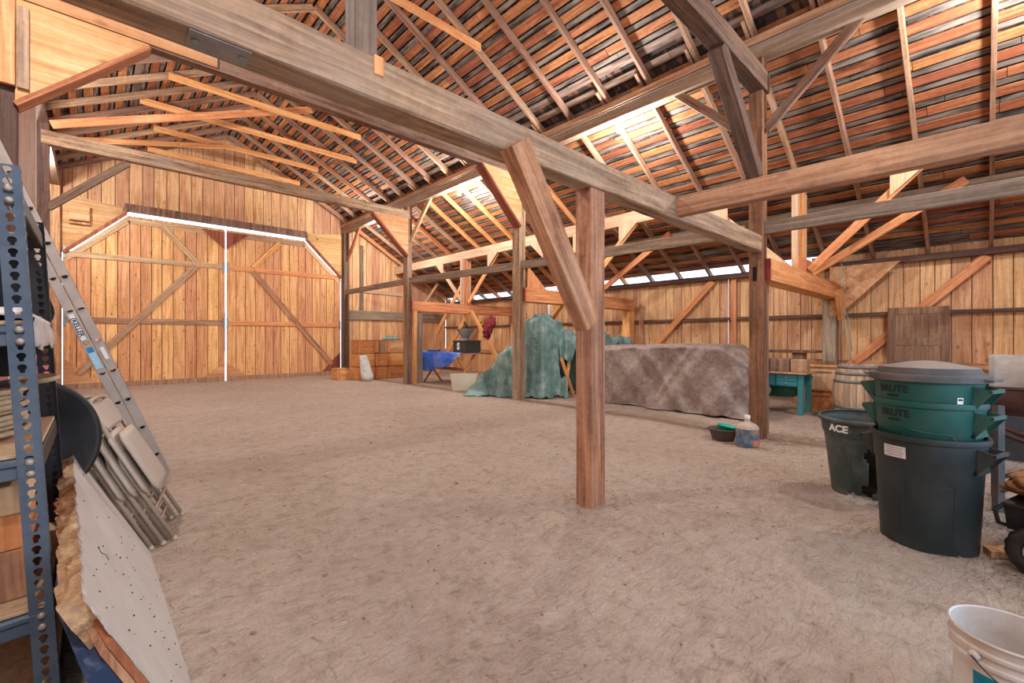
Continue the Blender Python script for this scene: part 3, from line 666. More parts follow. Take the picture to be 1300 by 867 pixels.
timber('tie_brace',(11.28,B1-.12,1.8),(10.95,B1-.12,2.3),.1,.25,'orange','short orange block under the end of the tie at the grey outer post','block')
# rafters
def visible(p):
    # rough test, only rafters the photograph can show are built
    s,c=math.sin(math.radians(43.3)),math.cos(math.radians(43.3))
    t=s*p.x+c*p.y; 
    if t<.5: return False
    px=650+564*(c*p.x-s*p.y)/t; py=430-564*(p.z-1.35)/t
    return -60<px<1360 and -120<py<600
ORD=['first','second','third','fourth','fifth','sixth','seventh','eighth','ninth','tenth','eleventh','twelfth','thirteenth','fourteenth','fifteenth','sixteenth','seventeenth','eighteenth','nineteenth','twentieth']
ry=[3.13+.83*k for k in range(-6,17)]
def place_rafters(side,seg):
    zs={('r',0):'upper right roof slope',('r',1):'lower right roof slope',('l',0):'left roof slope'}[(side,seg)]
    sg=1 if side=='r' else -1
    fwd=[y for y in ry if y>B1+.2]; back=[y for y in ry if y<=B1+.2][::-1]
    for lst,word in ((fwd,'beyond'),(back,'nearer than')):
        for i,y in enumerate(lst):
            if y>YB-.2: continue
            j=random.uniform(-.03,.03)
            if seg==0: a=V((CX+sg*.02,y+j,7.72+.06)); b=V((CX+sg*4.15,y+j,5.68+.07-.53*.3))
            else: a=V((CX+sg*3.6,y+j+.07,5.68+.07+.585*.25)); b=V((CX+sg*9.0,y+j+.07,5.68+.07-.585*5.15))
            if not any(visible(a.lerp(b,k/12)) for k in range(13)): continue
            m='rafter'
            if seg==1 and y>B2: m='orange' if random.random()<.65 else 'rafter'
            elif random.random()<.12: m='brown'
            timber('rafter',a,b,.055,.13,m,'%s rafter %s the near tall post on the %s'%(ORD[i],word,zs),'rafter','rafters of the '+zs,rough=.004)
place_rafters('r',0); place_rafters('r',1)
for i,y in enumerate([y for y in ry if y>B2+.3 and y<YB-.2]):
    timber('rafter',(CX-.02,y,7.78),(CX-5.2,y,7.78-.53*5.18),.055,.13,'rafter','%s rafter behind the plywood corner on the left roof slope'%ORD[i],'rafter','rafters of the left roof slope',rough=.004)
# collar ties
cols=[(6.25,'bright orange collar tie high between the near bents'),(11.25,'long orange collar tie just before the far tie beam'),(12.35,'orange collar tie just beyond the far tie beam'),(14.3,'orange collar tie midway between the far tie beam and the gable'),(16.0,'orange collar tie nearest the back gable')]
for y,l in cols:
    hw=2.02 if y!=12.35 else 2.4
    z=7.72-.53*hw+.02
    timber('collar_tie',(CX-hw,y+.05,z),(CX+hw,y+.05,z),.04,.14,'orange',l,'collar tie','collar ties')
timber('scissor_brace',(-.56,11.62,5.24),(4.0,11.62,7.12),.05,.15,'orange','orange scissor brace rising right from the far left post','brace')
timber('scissor_brace',(-.4,14.3,5.9),(2.6,14.3,6.62),.04,.12,'orange','thin orange brace rising right near the back gable','brace')
# ------------------------------------------------------------------ lamps
def lamp(x,y,z,label):
    r=thing('light_bulb',label,'bulb',(x,y,z),0,'bare bulbs along the purlins')
    bm=bmesh.new(); lathe(bm,[(.0,.20),(.055,.20),(.055,.17),(.03,.15),(.03,.10),(.024,.09)],16); obj('lamp_holder',bm,'socket',r,True)
    bm=bmesh.new(); lathe(bm,[(.014,.10),(.018,.085),(.034,.055),(.045,.025),(.045,.0),(.036,-.02),(.018,-.033),(.0,-.036)],16); obj('bulb',bm,'bulb',r,True)
    L=bpy.data.lights.new('lamp_light','POINT'); L.energy=LAMP; L.color=(.89,.94,.99); L.shadow_soft_size=.1
    o=bpy.data.objects.new('lamp_light',L); COL.objects.link(o); o.parent=r; o.location=(.0,0,-.16)
LAMP=320
lamp(6.97,4.55,5.13,'bare bulb on the purlin left of the near tall post')
lamp(6.97,9.4,5.13,'bare bulb on the purlin beside the plywood corner of the second bent')
lamp(6.97,13.9,5.13,'bare bulb on the purlin nearest the back wall')
lamp(-.72,-.5,5.13,'added unseen bulb on the left purlin behind the viewer')  # unseen bulbs from here down, added as fill for the barn
lamp(-.72,4.55,5.13,'added unseen bulb on the left purlin above the ladder')
lamp(-.72,9.4,5.13,'added unseen bulb on the left purlin behind the plywood corner')
lamp(-1.02,13.9,5.13,'added hidden bulb beside the left purlin nearest the back wall')  # added fill bulb, set outside the purlin to stay hidden
lamp(6.97,-.5,5.13,'added unseen bulb on the right purlin behind the viewer')
bm=bmesh.new(); tube(bm,[(XR+.02,y,5.52+.004*math.sin(y*3)) for y in [B1-4+.5*k for k in range(39)]],.006,6)
tag(obj('cable',bm,'cable'),'thin pale cable stapled along the right purlin','cable')
bm=bmesh.new(); tube(bm,[(11.2,2.0,2.9),(11.18,1.98,2.3),(11.22,1.96,1.9),(11.16,1.92,1.6),(11.2,1.88,1.2),(11.22,1.86,.95),(11.3,1.8,.86)],.009,6)
tube(bm,[(11.22,1.97,2.0),(11.26,1.9,1.75),(11.22,1.86,1.5),(11.25,1.84,1.1)],.008,6)
tag(obj('cable',bm,'cable',None,True),'loose grey cable hanging down beside the grey outer post','cable')
# ------------------------------------------------------------------ props
def smooth(a,b,x):
    t=max(0,min(1,(x-a)/(b-a))); return t*t*(3-2*t)
def wrap(bm,rad,ang0,z0):
    for v in bm.verts:
        x,y,z=v.co; r=rad(z0+y)+.0012+z; th=ang0+x/r
        v.co=(r*math.cos(th),r*math.sin(th),z0+y)
    return bm
def patch(w,h,nx=10,ny=4,t=.0):
    bm=bmesh.new(); g=[[bm.verts.new((-w/2+w*i/nx,-h/2+h*j/ny,t)) for i in range(nx+1)] for j in range(ny+1)]
    for j in range(ny):
        for i in range(nx): bm.faces.new((g[j][i],g[j][i+1],g[j+1][i+1],g[j+1][i]))
    return bm
def prof_r(prof):
    def f(z):
        for (r0,z0),(r1,z1) in zip(prof,prof[1:]):
            if z0<=z<=z1 and z1>z0: return r0+(r1-r0)*(z-z0)/(z1-z0)
        return prof[-1][0]
    return f
def can_body(k,thin=1):
    out=[(.238*k,.0),(.246*k,.015),(.272*k,.545),(.281*k,.56),(.288*k,.70)]
    rim=[(.300*k,.705),(.304*k,.722),(.300*k,.74),(.284*k,.742)]
    inn=[(.281*k,.70),(.262*k,.53),(.238*k,.03),(0,.03)]
    return out,[(0,0)]+out+rim+inn
def can_handle(parent,ang,mat,k,z=.66):
    """loop handle: two sloping cheeks and a bar outside the rim"""
    bm=bmesh.new()
    r0,r1=.284*k,.284*k+.075
    for s in (-1,1):
        prism(bm,[(r0-.01,z+.03),(r1,z+.012),(r1,z-.005),(r0-.012,z-.13)],s*.085-.004,s*.085+.004,'XZ')
    box(bm,(r1-.02,-.089,z-.008),(r1,.089,z+.016),bev=.003)
    box(bm,(r0-.014,-.089,z-.13),(r0-.004,.089,z-.09))
    o=obj('handle',bm,mat,parent); o.matrix_local=Matrix.Rotation(ang,4,'Z'); return o
def trash_can(name,label,x,y,z,mat,text=True,k=1.0,cat='trash can',group=None):
    r=thing(name,label,cat,(x,y,z),0,group)
    out,full=can_body(k); bm=bmesh.new(); lathe(bm,full,56)
    sharp(obj('body',bm,mat,r),.5)
    for a in (math.radians(252),math.radians(72)): can_handle(r,a,mat,k)
    rf=prof_r(out)
    if text:
        o=obj('lettering',wrap(text_mesh('BRUTE',.062,.0006,.002),rf,math.radians(146),.655),'blackprint',r,fix=False)
        bm=wrap(patch(.075,.016),rf,math.radians(146),.612); obj('maker_mark',bm,'blackprint',r,fix=False)
        wl=[]
        for i in range(40):
            a=118+100*i/39; zz=.575-.03*smooth(0,1,(a-135)/60)-.05*smooth(205,216,a)
            wl.append(((rf(zz)+.0015)*math.cos(math.radians(a)),(rf(zz)+.0015)*math.sin(math.radians(a)),zz))
        bm=bmesh.new(); tube(bm,wl,.0035,5); obj('moulded_wave_line',bm,mat,r)
    # raised panel lines
    for a0,a1,z0,z1 in ((158,212,.08,.44),):
        bm=bmesh.new(); P=[]
        for i in range(13): P.append((a0+(a1-a0)*i/12,z1))
        for i in range(1,9): P.append((a1,z1+(z0-z1)*i/8))
        pts=[(( rf(zz)+.001)*math.cos(math.radians(aa)),(rf(zz)+.001)*math.sin(math.radians(aa)),zz) for aa,zz in [(a0,z0+(z1-z0)*i/8) for i in range(8)]+P]
        tube(bm,pts,.0028,5); obj('moulded_panel_line',bm,mat,r)
    return r,rf
GX,GY=4.10,.26; gz=fz(GX,GY)-.004
r,rf=trash_can('trash_can','dark grey trash can at the bottom of the stack, with a white paper label',GX,GY,gz,'can',False)
bm=wrap(patch(.135,.075),rf,math.radians(149),.628); lb=obj('paper_label',bm,'paper',r,fix=False); lb['label']='white paper label'
for k in range(4):
    bm=patch(.11-.02*(k%2),.005,8,1); obj('print_line',wrap(bm,lambda z:rf(z)+.0008,math.radians(149),.652-.016*k),'galv',lb,fix=False)
trash_can('trash_can','lower of two green trash cans nested in the dark grey can',GX+.003,GY-.002,gz+.225,'cangreen',True,.955)
r,rf=trash_can('trash_can','upper green trash can of the nested stack, directly under the dusty lid',GX-.004,GY+.004,gz+.385,'cangreen',True,.955)
bm=wrap(patch(.032,.042),rf,math.radians(218),.60); lb=obj('barcode_sticker',bm,'white',r,fix=False); lb['label']='small white sticker'
bm=wrap(patch(.024,.012),lambda z:rf(z)+.0008,math.radians(218),.608); obj('print_block',bm,'blackprint',lb,fix=False)
LZ=gz+.385+.742
r=thing('domed_lid','dusty grey domed lid on top of the green trash cans','lid',(GX,GY,LZ))
bm=bmesh.new(); lathe(bm,[(.252,.055),(.20,.066),(.10,.088),(.03,.096),(0,.097)],56); o=sharp(obj('dome',bm,'lidtop',r),.55); o['label']='pale dusty domed top'
bm=bmesh.new(); lathe(bm,[(.286,-.03),(.305,-.03),(.307,.0),(.300,.012),(.268,.016),(.252,.055)],56); sharp(obj('skirt',bm,'lid',r),.55)
for a in (70,250):
    bm=bmesh.new(); box(bm,(.295,-.06,-.018),(.345,.06,-.004),bev=.004); o=obj('grip_tab',bm,'lid',r); o.matrix_local=Matrix.Rotation(math.radians(a),4,'Z')
# broken can with white letters
AX,AY=4.98,.74
r=thing('trash_can','open faded green trash can with white letters and a jagged broken side','trash can',(AX,AY,fz(AX,AY)-.005),rot=(.0,-.035,.0))
out=[(.212,.0),(.222,.012)]+[(.222+(.276-.222)*i/18,.012+.53*i/18) for i in range(1,19)]+[(.288,.552),(.294,.60),(.300,.65)]
rfA=prof_r(out); bm=bmesh.new(); seg=96
lathe(bm,[(0,.012)]+out+[(.318,.655),(.322,.672),(.316,.69),(.300,.688)],seg)
dl=[]
for f in bm.faces:
    c=f.calc_center_median(); a=math.degrees(math.atan2(c.y,c.x))%360; z=c.z
    if math.hypot(c.x,c.y)<.15: continue
    edge=197+10*nz(z*9,1,2)+ (0 if z>.14 else -8)
    w=(8+36*max(0,1-abs(z-.22)/.26)) 
    if edge<a<edge+w and z<.50: dl.append(f)
    elif 163<a<200 and z<.035+.05*(nz(a*.12,3,1)+.35): dl.append(f)
bmesh.ops.delete(bm,geom=dl,context='FACES')
o=obj('body',bm,'acecan',r,True); sm=o.modifiers.new('wall','SOLIDIFY'); sm.thickness=.005; sm.offset=-1
obj('lettering',wrap(text_mesh('ACE',.085,.0006,.0035,.12),rfA,math.radians(154),.602),'white',r,fix=False)
for pts in ([(171,.06+.38*i/8) for i in range(9)]+[(171+26*i/6,.44) for i in range(7)],):
    bm=bmesh.new(); tube(bm,[((rfA(z)+.001)*math.cos(math.radians(a)),(rfA(z)+.001)*math.sin(math.radians(a)),z) for a,z in pts],.003,5); obj('moulded_panel_line',bm,'acecan',r)
bm=bmesh.new(); tube(bm,[((rfA(.545)+.002)*math.cos(math.radians(4*a)),(rfA(.545)+.002)*math.sin(math.radians(4*a)),.545) for a in range(90)],.004,6,closed=True); obj('band_ridge',bm,'acecan',r)
# bucket
BX,BY=2.265,-.064
r=thing('bucket','dirty white plastic bucket with a blue print in the bottom right corner','bucket',(BX,BY,fz(BX,BY)-.003))
bm=bmesh.new(); prof=[(0,0),(.128,0),(.132,.006),(.143,.268),(.144,.285),(.152,.288),(.152,.298),(.145,.301),(.146,.325),(.154,.328),(.154,.338),(.147,.342),(.150,.366),(.155,.372),(.151,.378),(.146,.374),(.138,.20),(.128,.012),(0,.012)]
lathe(bm,prof,56); sharp(obj('body',bm,'whiteplastic',r),.7)
rfB=prof_r([(.132,.006),(.143,.268)])
bm=wrap(patch(.21,.16,18,4),rfB,math.radians(184),.18); o=obj('printed_panel',bm,'tealprint',r,fix=False); o['label']='blue printed panel'
LA=math.radians(146)
bm=bmesh.new(); lathe(bm,[(0,0),(.017,0),(.014,.014),(0,.016)],14); o=obj('handle_lug',bm,'whiteplastic',r,True)
o.matrix_local=Matrix.Translation((.147*math.cos(LA),.147*math.sin(LA),.315))@Matrix.Rotation(LA,4,'Z')@Matrix.Rotation(PI/2,4,'Y')
bm=bmesh.new(); pts=[]
for i in range(25):
    t=i/24; a=LA+PI*t; dz=.315-.10*math.sin(PI*min(1,t*1.0))-.0; rr=.165+.03*math.sin(PI*t)
    pts.append((rr*math.cos(a),rr*math.sin(a),dz))
tube(bm,pts,.0024,6); obj('wire_handle',bm,'wire',r,True)
# water jug and tubs beside the near post
JX,JY=6.26,2.13
r=thing('water_jug','blue five gallon water jug lying dusty in front of the near tall post'.replace('lying','standing'),'water jug',(JX,JY,fz(JX,JY)-.002))
bm=bmesh.new(); lathe(bm,[(0,.0),(.115,.0),(.135,.02),(.138,.10),(.132,.115),(.138,.13),(.138,.245)],40); obj('body',bm,'jug',r,True)
bm=bmesh.new(); lathe(bm,[(.138,.245),(.130,.275),(.095,.305),(.05,.325),(.032,.34),(.03,.375)],40); obj('shoulder',bm,'jugdust',r,True)
bm=bmesh.new(); lathe(bm,[(.034,.37),(.036,.385),(.036,.412),(.03,.418),(0,.418)],24); obj('cap',bm,'capwhite',r,True)
bm=wrap(patch(.07,.08,8,4),lambda z:.139,math.radians(245),.07); obj('label_sticker',bm,'orangelabel',r,fix=False)
TX,TY=6.42,2.5
r=thing('round_tub','dark rubber tub on the floor between the brown tarp and the water jug','tub',(TX,TY,fz(TX,TY)-.002))
bm=bmesh.new(); lathe(bm,[(0,0),(.125,0),(.14,.01),(.185,.155),(.20,.16),(.2,.17),(.18,.168),(.132,.018),(0,.016)],36); obj('shell',bm,'tub',r,True)
bm=bmesh.new(); tube(bm,[(-.13,.13,.16),(-.17,.16,.165),(-.155,.175,.165),(-.12,.15,.16)],.009,6); obj('grip',bm,'tub',r,True)
r=thing('bowl','bright teal plastic bowl sitting in the dark rubber tub','bowl',(TX+.05,TY-.02,fz(TX,TY)+.105),rot=(.16,.1,0))
bm=bmesh.new(); lathe(bm,[(0,0),(.07,0),(.085,.006),(.128,.088),(.138,.09),(.138,.096),(.124,.092),(.08,.012),(0,.008)],36); obj('shell',bm,'tealplastic',r,True)
# ---- tarps
def loft(name,fn,nu,nv,mat,closed=True,cap=True):
    bm=bmesh.new(); R=[[bm.verts.new(fn(i/nu,j/nv)) for i in range(nu)] for j in range(nv+1)]
    for j in range(nv):
        for i in range(nu if closed else nu-1): bm.faces.new((R[j][i],R[j][(i+1)%nu],R[j+1][(i+1)%nu],R[j+1][i]))
    if cap: bm.faces.new(R[-1])
    return bm
bx,by,hx,hy=8.50,4.3,.56,1.58
def btarp(u,v):
    a=2*PI*u; n=11.0
    ca,sa=math.cos(a),math.sin(a); q=(abs(ca)**n+abs(sa)**n)**(-1/n)
    ex,ey=ca*q,sa*q
    if v<.72:
        t=v/.72; z=1.18*t; fl=1+.12*(1-t)**1.6; k=(1-t)*.7+.3
        per=(ex*hx*1.0+ey*hy*2.1)
        sy=ey*hy; sx=ex*hx; rg=lambda q:(.5-abs(q))**1.0; fold=(.30*(rg(nz(sy*1.1+z*.8+3,sx*1.2,1.0))-.33)+.20*(rg(nz(sy*2.0-z*1.5,sx*2+5,2.0))-.33))*(.35+.65*(1-t))+.09*(rg(nz(sy*3.6+z*2.6,sx*3,7.0))-.33)+.03*(rg(nz(sy*8-z*5,sx*8,3.0))-.33)
        z*=1-.22*smooth(.72,1.0,-ey)-.03*smooth(.3,-.9,-ey)
        x=ex*(hx*fl+fold); y=ey*(hy*(1+.05*(1-t)**1.6)+fold)
        if z<.12: z+= .05*max(0,nz(ex*3,ey*6,7))*(1 if t>0 else .8)
        return (bx+x,by+y,max(z,fz(bx+x,by+y)-.0) if t==0 else z+fz(bx+x,by+y)*(1-t))
    t=(v-.72)/.28; s=math.cos(t*PI/2)*.999+.001; sc=1-(1-s)
    top=1.18+.075*math.sin(min(1,t*2.6)*PI/2)+.012*nz(ex*3*sc,ey*5*sc,1)
    top*=1-(.22*smooth(.72,1.0,-ey*(1-t*.995)**.55)+.03*smooth(.3,-.9,-ey))
    return (bx+ex*hx*(1-t)**.8*1+0.0001*ca,by+ey*hy*(1-t*.995)**.55,top)
bm=loft('brown',btarp,240,44,'browntarp')
tag(obj('tarp_cover','' or bm,'browntarp',None,True),'long box shaped load under a dusty brown tarp behind the lone middle post','tarp')
def smooth(a,b,x):
    t=max(0,min(1,(x-a)/(b-a))); return t*t*(3-2*t)
def heapH(x,y):
    w=.06*nz(x*2.3,y*2.3,2)+.06*nz(x*5,y*5,5)
    xx,yy=x+w,y+w*.8
    tb=1.84*(1-smooth(.36,.50+.05*nz(x*5,y*5,2),max(abs(xx-7.80),abs(yy-7.22)*1.05)))
    q=(xx-7.6)*-.55+(yy-7.5)*.83; p=(xx-7.6)*-.83+(yy-7.5)*-.55
    sl=max(0,1.62-1.02*max(0,q)**1.05)*smooth(.52,.12,p+.22*nz(q*3,1,6)*1.2)*smooth(-1.25,-.8,p)*(1 if q>-.25 else 0)*smooth(1.75,1.45,q)
    rd=(1.36+.10*math.cos((yy-6.1)*10)+.04*nz(x*3,y*3,8))*(1-smooth(.5,.62,abs(yy-6.55)))*(1-smooth(.75,.9,abs(xx-9.1)))
    rd2=1.55*(1-smooth(.3,.5,max(abs(xx-8.35),abs(yy-7.0))))
    h=max(tb,sl,rd,rd2)
    if h>.05: ur=x*.55+y*.83; h+=(.34*abs(nz(ur*2.6+7,(x-y)*.7,3))-.10+.10*abs(nz(x*6,y*6+4,9)))*min(1,h*1.6)
    return h
bm=bmesh.new(); st=.035; nx_,ny_=int(4.2/st),int(4.2/st); G=[]
for j in range(ny_+1):
    row=[]
    for i in range(nx_+1):
        x=6.2+i*st; y=5.6+j*st; h=heapH(x,y); ok=h>.02
        row.append(bm.verts.new((x+.03*nz(x*4,y*4,h*3),y+.03*nz(x*4+9,y*4,h*3),max(fz(x,y)+.004,h+.035*nz(x*5,y*5,h*4)*min(1,h*3)))) )
    G.append(row)
for j in range(ny_):
    for i in range(nx_):
        q=(G[j][i],G[j][i+1],G[j+1][i+1],G[j+1][i])
        hs=[heapH(6.2+ii*st,5.6+jj*st) for ii,jj in ((i,j),(i+1,j),(i+1,j+1),(i,j+1))]
        if max(hs)<.02: continue
        x=6.2+i*st; y=5.6+j*st
        if x>7.9 and y<7.0 and min(hs)<.62+.08*nz(x*4,y*4,0) : continue
        bm.faces.new(q)
lo=[v for v in bm.verts if not v.link_faces]; bmesh.ops.delete(bm,geom=lo,context='VERTS')
o=obj('tarp_cover',bm,'greentarp',None,True,fix=False); md=o.modifiers.new('smooth','SMOOTH'); md.iterations=2; md.factor=.5
md=o.modifiers.new('sub','SUBSURF'); md.levels=1; md.render_levels=1
tag(o,'tall heap under a crumpled green tarp behind the post right of the blue table','tarp')
r=thing('sawhorse','orange wooden sawhorse leg showing under the green tarp edge','sawhorse',(8.1,6.72,0))
for a,b in (((-.2,0,.9),(.12,-.12,.0)),((.1,0,.9),(-.18,-.1,.0)),((-.2,.5,.9),(.12,.6,.0)),((.1,.5,.9),(-.18,.6,.0))):
    timber('leg',V(a)+V((8.1,6.72,0)),V(b)+V((8.1,6.72,fz(8.1,6.7))),.09,.04,'orange',parent=r)
timber('beam',(8.05,6.65,.9),(8.05,7.3,.9),.1,.08,'orange',parent=r)
# white pipe frame behind the tarp
bm=bmesh.new(); 
r=thing('pipe_frame','white pipe frame with a peaked top standing behind the green tarp','pipe frame',(9.45,8.1,0))
tube(bm,[(-.42,0,0),(-.42,0,2.3),(-.42,.0,2.32)],.035,10); obj('upright',bm,'white',r,True)
bm=bmesh.new(); tube(bm,[(-.42,0,2.3),(.0,-.12,3.0),(.45,-.3,2.3)],.03,10); obj('peak',bm,'white',r,True)
bm=bmesh.new(); tube(bm,[(.45,-.3,0),(.45,-.3,2.3)],.035,10); obj('upright',bm,'white',r,True)
# ---- trestle table with blue tarp and the things on it
TZ=.95
r=thing('trestle_table','long trestle table with orange crossed legs under the blue tarp','table',(7.85,11.2,0))
bm=bmesh.new(); box(bm,(-.36,-1.15,TZ-.05),(.36,1.2,TZ-.01),bev=.005); obj('tabletop',bm,'orange',r)
for y in (-.9,.8):
    for s in (-1,1): timber('leg',(7.85+s*.34,11.2+y+s*.02,fz(7.8,11.2+y)),(7.85-s*.34,11.2+y+s*.02,TZ-.05),.09,.035,'orange' if y<0 else 'brown',parent=r)
timber('stretcher',(7.85,10.3,.45),(7.85,12.0,.45),.05,.09,'brown',parent=r)
# tarp: a sheet across the top, hanging down the front
bm=bmesh.new(); nu,nv=60,40; G=[]
for j in range(nv+1):
    row=[]
    for i in range(nu+1):
        y=10.02+2.4*i/nu; s=j/nv
        hang=.52+.07*math.sin((y-10)*5)+.05*nz(y*3,1,1)
        if y<10.75: hang*=smooth(9.9,10.75,y)*.7+.12
        L=.80+hang; d=s*L
        if d<.78: x=8.23-d; z=TZ+.003+.006*nz(x*6,y*6,3)
        else:
            e=d-.78; x=7.45-.05*min(1,e*6)-.05*nz(y*2.6,e*2,5)*min(1,e*4); z=TZ-e*.97+.003
        row.append(bm.verts.new((x,y,z)))
    G.append(row)
for j in range(nv):
    for i in range(nu): bm.faces.new((G[j][i],G[j][i+1],G[j+1][i+1],G[j+1][i]))
o=obj('tarp_sheet',bm,'bluetarp',None,True); md=o.modifiers.new('thick','SOLIDIFY'); md.thickness=.004
tag(o,'blue tarp draped over the trestle table, hanging down its front','tarp')
r=thing('steel_box','black steel box with a white letter on the blue tarp table','box',(7.95,10.36,TZ+.012))
bm=bmesh.new(); box(bm,(-.28,-.3,0),(.28,.3,.34),bev=.008); obj('case',bm,'blackmetal',r)
bm=bmesh.new(); box(bm,(-.29,-.31,.3),(.29,.31,.345),bev=.006); obj('lid',bm,'blackmetal',r)
bm=text_mesh('S',.27,.002,.012); o=obj('lettering',bm,'white',r,fix=False); o.matrix_local=Matrix.Translation((-.283,.04,.16))@Matrix.Rotation(-PI/2,4,'Z')@Matrix.Rotation(PI/2,4,'X')
r=thing('grain_hopper','grey funnel shaped steel hopper on top of the black steel box','hopper',(7.93,10.40,TZ+.358))
bm=bmesh.new(); lathe(bm,[(.0,.0),(.14,.0),(.11,.05),(.12,.10),(.27,.30),(.275,.33),(.26,.33),(.11,.12),(0,.10)],28); sharp(obj('funnel',bm,'galv',r),.6)
bm=bmesh.new(); lathe(bm,[(.0,.0),(.15,.0),(.16,.02),(.14,.05),(.04,.06),(0,.06)],24); o=obj('lid',bm,'rubber',r,True); o.matrix_local=Matrix.Translation((.05,.05,.40))@Matrix.Rotation(1.0,4,'Y')@Matrix.Rotation(.5,4,'X')
bm=bmesh.new(); tube(bm,[(.0,.26,.28),(.1,.36,.34),(.15,.38,.22)],.02,8); obj('crank',bm,'rubber',r,True)
r=thing('steel_pan','flat round grey pan on the far end of the blue tarp table','pan',(7.72,11.75,TZ+.014))
bm=bmesh.new(); lathe(bm,[(0,0),(.2,0),(.22,.05),(.225,.055),(.21,.05),(.19,.012),(0,.01)],28); obj('dish',bm,'galv',r,True)
bm=bmesh.new(); tube(bm,[(.2,.0,.045),(.27,.02,.05),(.27,.05,.05),(.2,.06,.045)],.008,6); obj('grip',bm,'galv',r,True)
# paint-stained board box in front
bm=bmesh.new(); prism(bm,[(0,0),(.52,0),(.66,.46),(-.08,.46)],-.015,.015,'XZ'); o=obj('stained_board',bm,'stainedboard')
o.matrix_world=Matrix.Translation((6.86,9.55,fz(6.9,9.5)))@Matrix.Rotation(math.radians(-42),4,'Z')@Matrix.Rotation(-.25,4,'X')
tag(o,'pale paint-stained board leaning in front of the trestle table','board')
# red rag, yellow case
bm=bmesh.new(); bmesh.ops.create_icosphere(bm,subdivisions=5,radius=1)
for v in bm.verts:
    c=v.co.copy(); f=1+.35*nz(c.x*2.1,c.y*2.1,c.z*2.1)+.16*nz(c.x*7,c.y*7,c.z*7)
    v.co=V((c.x*.10,c.y*(.27 if c.z>0 else .17)+c.z*-.10,c.z*.34))*f
    if c.z<-.2: v.co.y+=.10*math.sin(c.y*9)*abs(c.z)
o=obj('red_rag',bm,'redcloth',None,True,loc=(AP-.03,10.72,1.72)); tag(o,'crumpled red cloth hanging over the brace behind the blue tarp table','cloth')
r=thing('yellow_case','flat yellow case lying on the wall girt left of the red rag','case',(11.5,13.9,1.893))
bm=bmesh.new(); box(bm,(-.09,-.32,0),(.06,.32,.16),bev=.02); obj('shell',bm,'yellow',r)
bm=bmesh.new(); tube(bm,[(-.09,-.08,.1),(-.13,-.07,.12),(-.13,.07,.12),(-.09,.08,.1)],.012,6); obj('grip',bm,'blackcloth',r)
# crates by the back doors
def crate(label,x,y,z,w,d,h,mat='box',cl=1):
    r=thing('wooden_crate',label,'crate',(x,y,z),0,'stacked crates by the back doors')
    n=1
    for k in range(n):
        z0=h*k/n; bm=bmesh.new(); t=.022
        box(bm,(0,0,z0+.003),(w,t,z0+h/n-.003),bev=.002); box(bm,(0,d-t,z0+.003),(w,d,z0+h/n-.003),bev=.002)
        box(bm,(0,t,z0+.003),(t,d-t,z0+h/n-.003),bev=.002); box(bm,(w-t,t,z0+.003),(w,d-t,z0+h/n-.003),bev=.002)
        obj('side_boards',bm,mat,r)
    bm=bmesh.new(); box(bm,(.01,.01,.0),(w-.01,d-.01,.02)); obj('bottom_board',bm,mat,r)
    for cx in (-.012,w-.01):
        bm=bmesh.new(); box(bm,(cx+.0,-.02,.02),(cx+.09 if cx<0 else cx+.0+.02,0,h-.02),bev=.002); obj('corner_cleat',bm,'orange',r)
    bm=bmesh.new(); box(bm,(.0,.0,h-.02),(w,d,h),bev=.002); obj('lid_board',bm,mat,r)
    return r
g0=-.015; CH=.438
names=['bottom','middle','top']
for k in range(3):
    crate('%s crate of the left column in the stack by the back doors'%names[k],6.30+.01*k,13.97,g0+CH*k+.004*k,.55,.66,CH)
    crate('%s crate of the middle column in the stack behind the white sack'%names[k],6.90,14.0-.015*k,g0+CH*k+.004*k,.42,.6,CH,'box' if k!=2 else 'rail')
    crate('%s crate of the right column in the stack, nearest the far brown post'%names[k],7.36,14.0,g0+CH*k+.004*k,.72,.6,CH,'ply' if k==2 else 'box')
crate('low crate on the floor left of the crate stack',5.88,14.66,g0,.38,.5,.37)
bm=bmesh.new(); bmesh.ops.create_icosphere(bm,subdivisions=4,radius=1)
for v in bm.verts:
    c=v.co; v.co=V((c.x*.32,c.y*.2,max(-.03,c.z*.08*(1+1.2*nz(c.x*4,c.y*4,c.z*2)))+.03))
o=obj('folded_tarp',bm,'greentarp',None,True,loc=(7.62,14.3,g0+3*CH+.012)); tag(o,'folded green tarp lying on top of the stacked crates','tarp')
# feed sack
bm=bmesh.new(); nu,nv=40,26; R=[]
for j in range(nv+1):
    t=j/nv; hw=.20*(1-.42*t**1.6)*(math.sin(min(1,t*5+.15)*PI/2)); th=.10*(math.sin(min(1,t*7+.2)*PI/2))*(1-.75*t**2)+.008
    R.append([])
    for i in range(nu):
        a=2*PI*i/nu; ca,sa=math.cos(a),math.sin(a)
        x=math.copysign(abs(ca)**.7,ca)*hw; y=math.copysign(abs(sa)**.9,sa)*th
        f=.02*nz(x*9,t*7,y*9)
        R[-1].append(bm.verts.new((x*(1+f*2)-.15*t,y+f,.86*t)))
for j in range(nv):
    for i in range(nu): bm.faces.new((R[j][i],R[j][(i+1)%nu],R[j+1][(i+1)%nu],R[j+1][i]))
bm.faces.new(R[0][::-1]); bm.faces.new(R[-1])
o=obj('feed_sack',bm,'sackwhite',None,True); o.matrix_world=Matrix.Translation((6.36,13.42,fz(6.3,13.4)))@Matrix.Rotation(math.radians(-25),4,'Z')@Matrix.Rotation(-.36,4,'X')
tag(o,'white woven feed sack leaning against the stacked crates','sack')
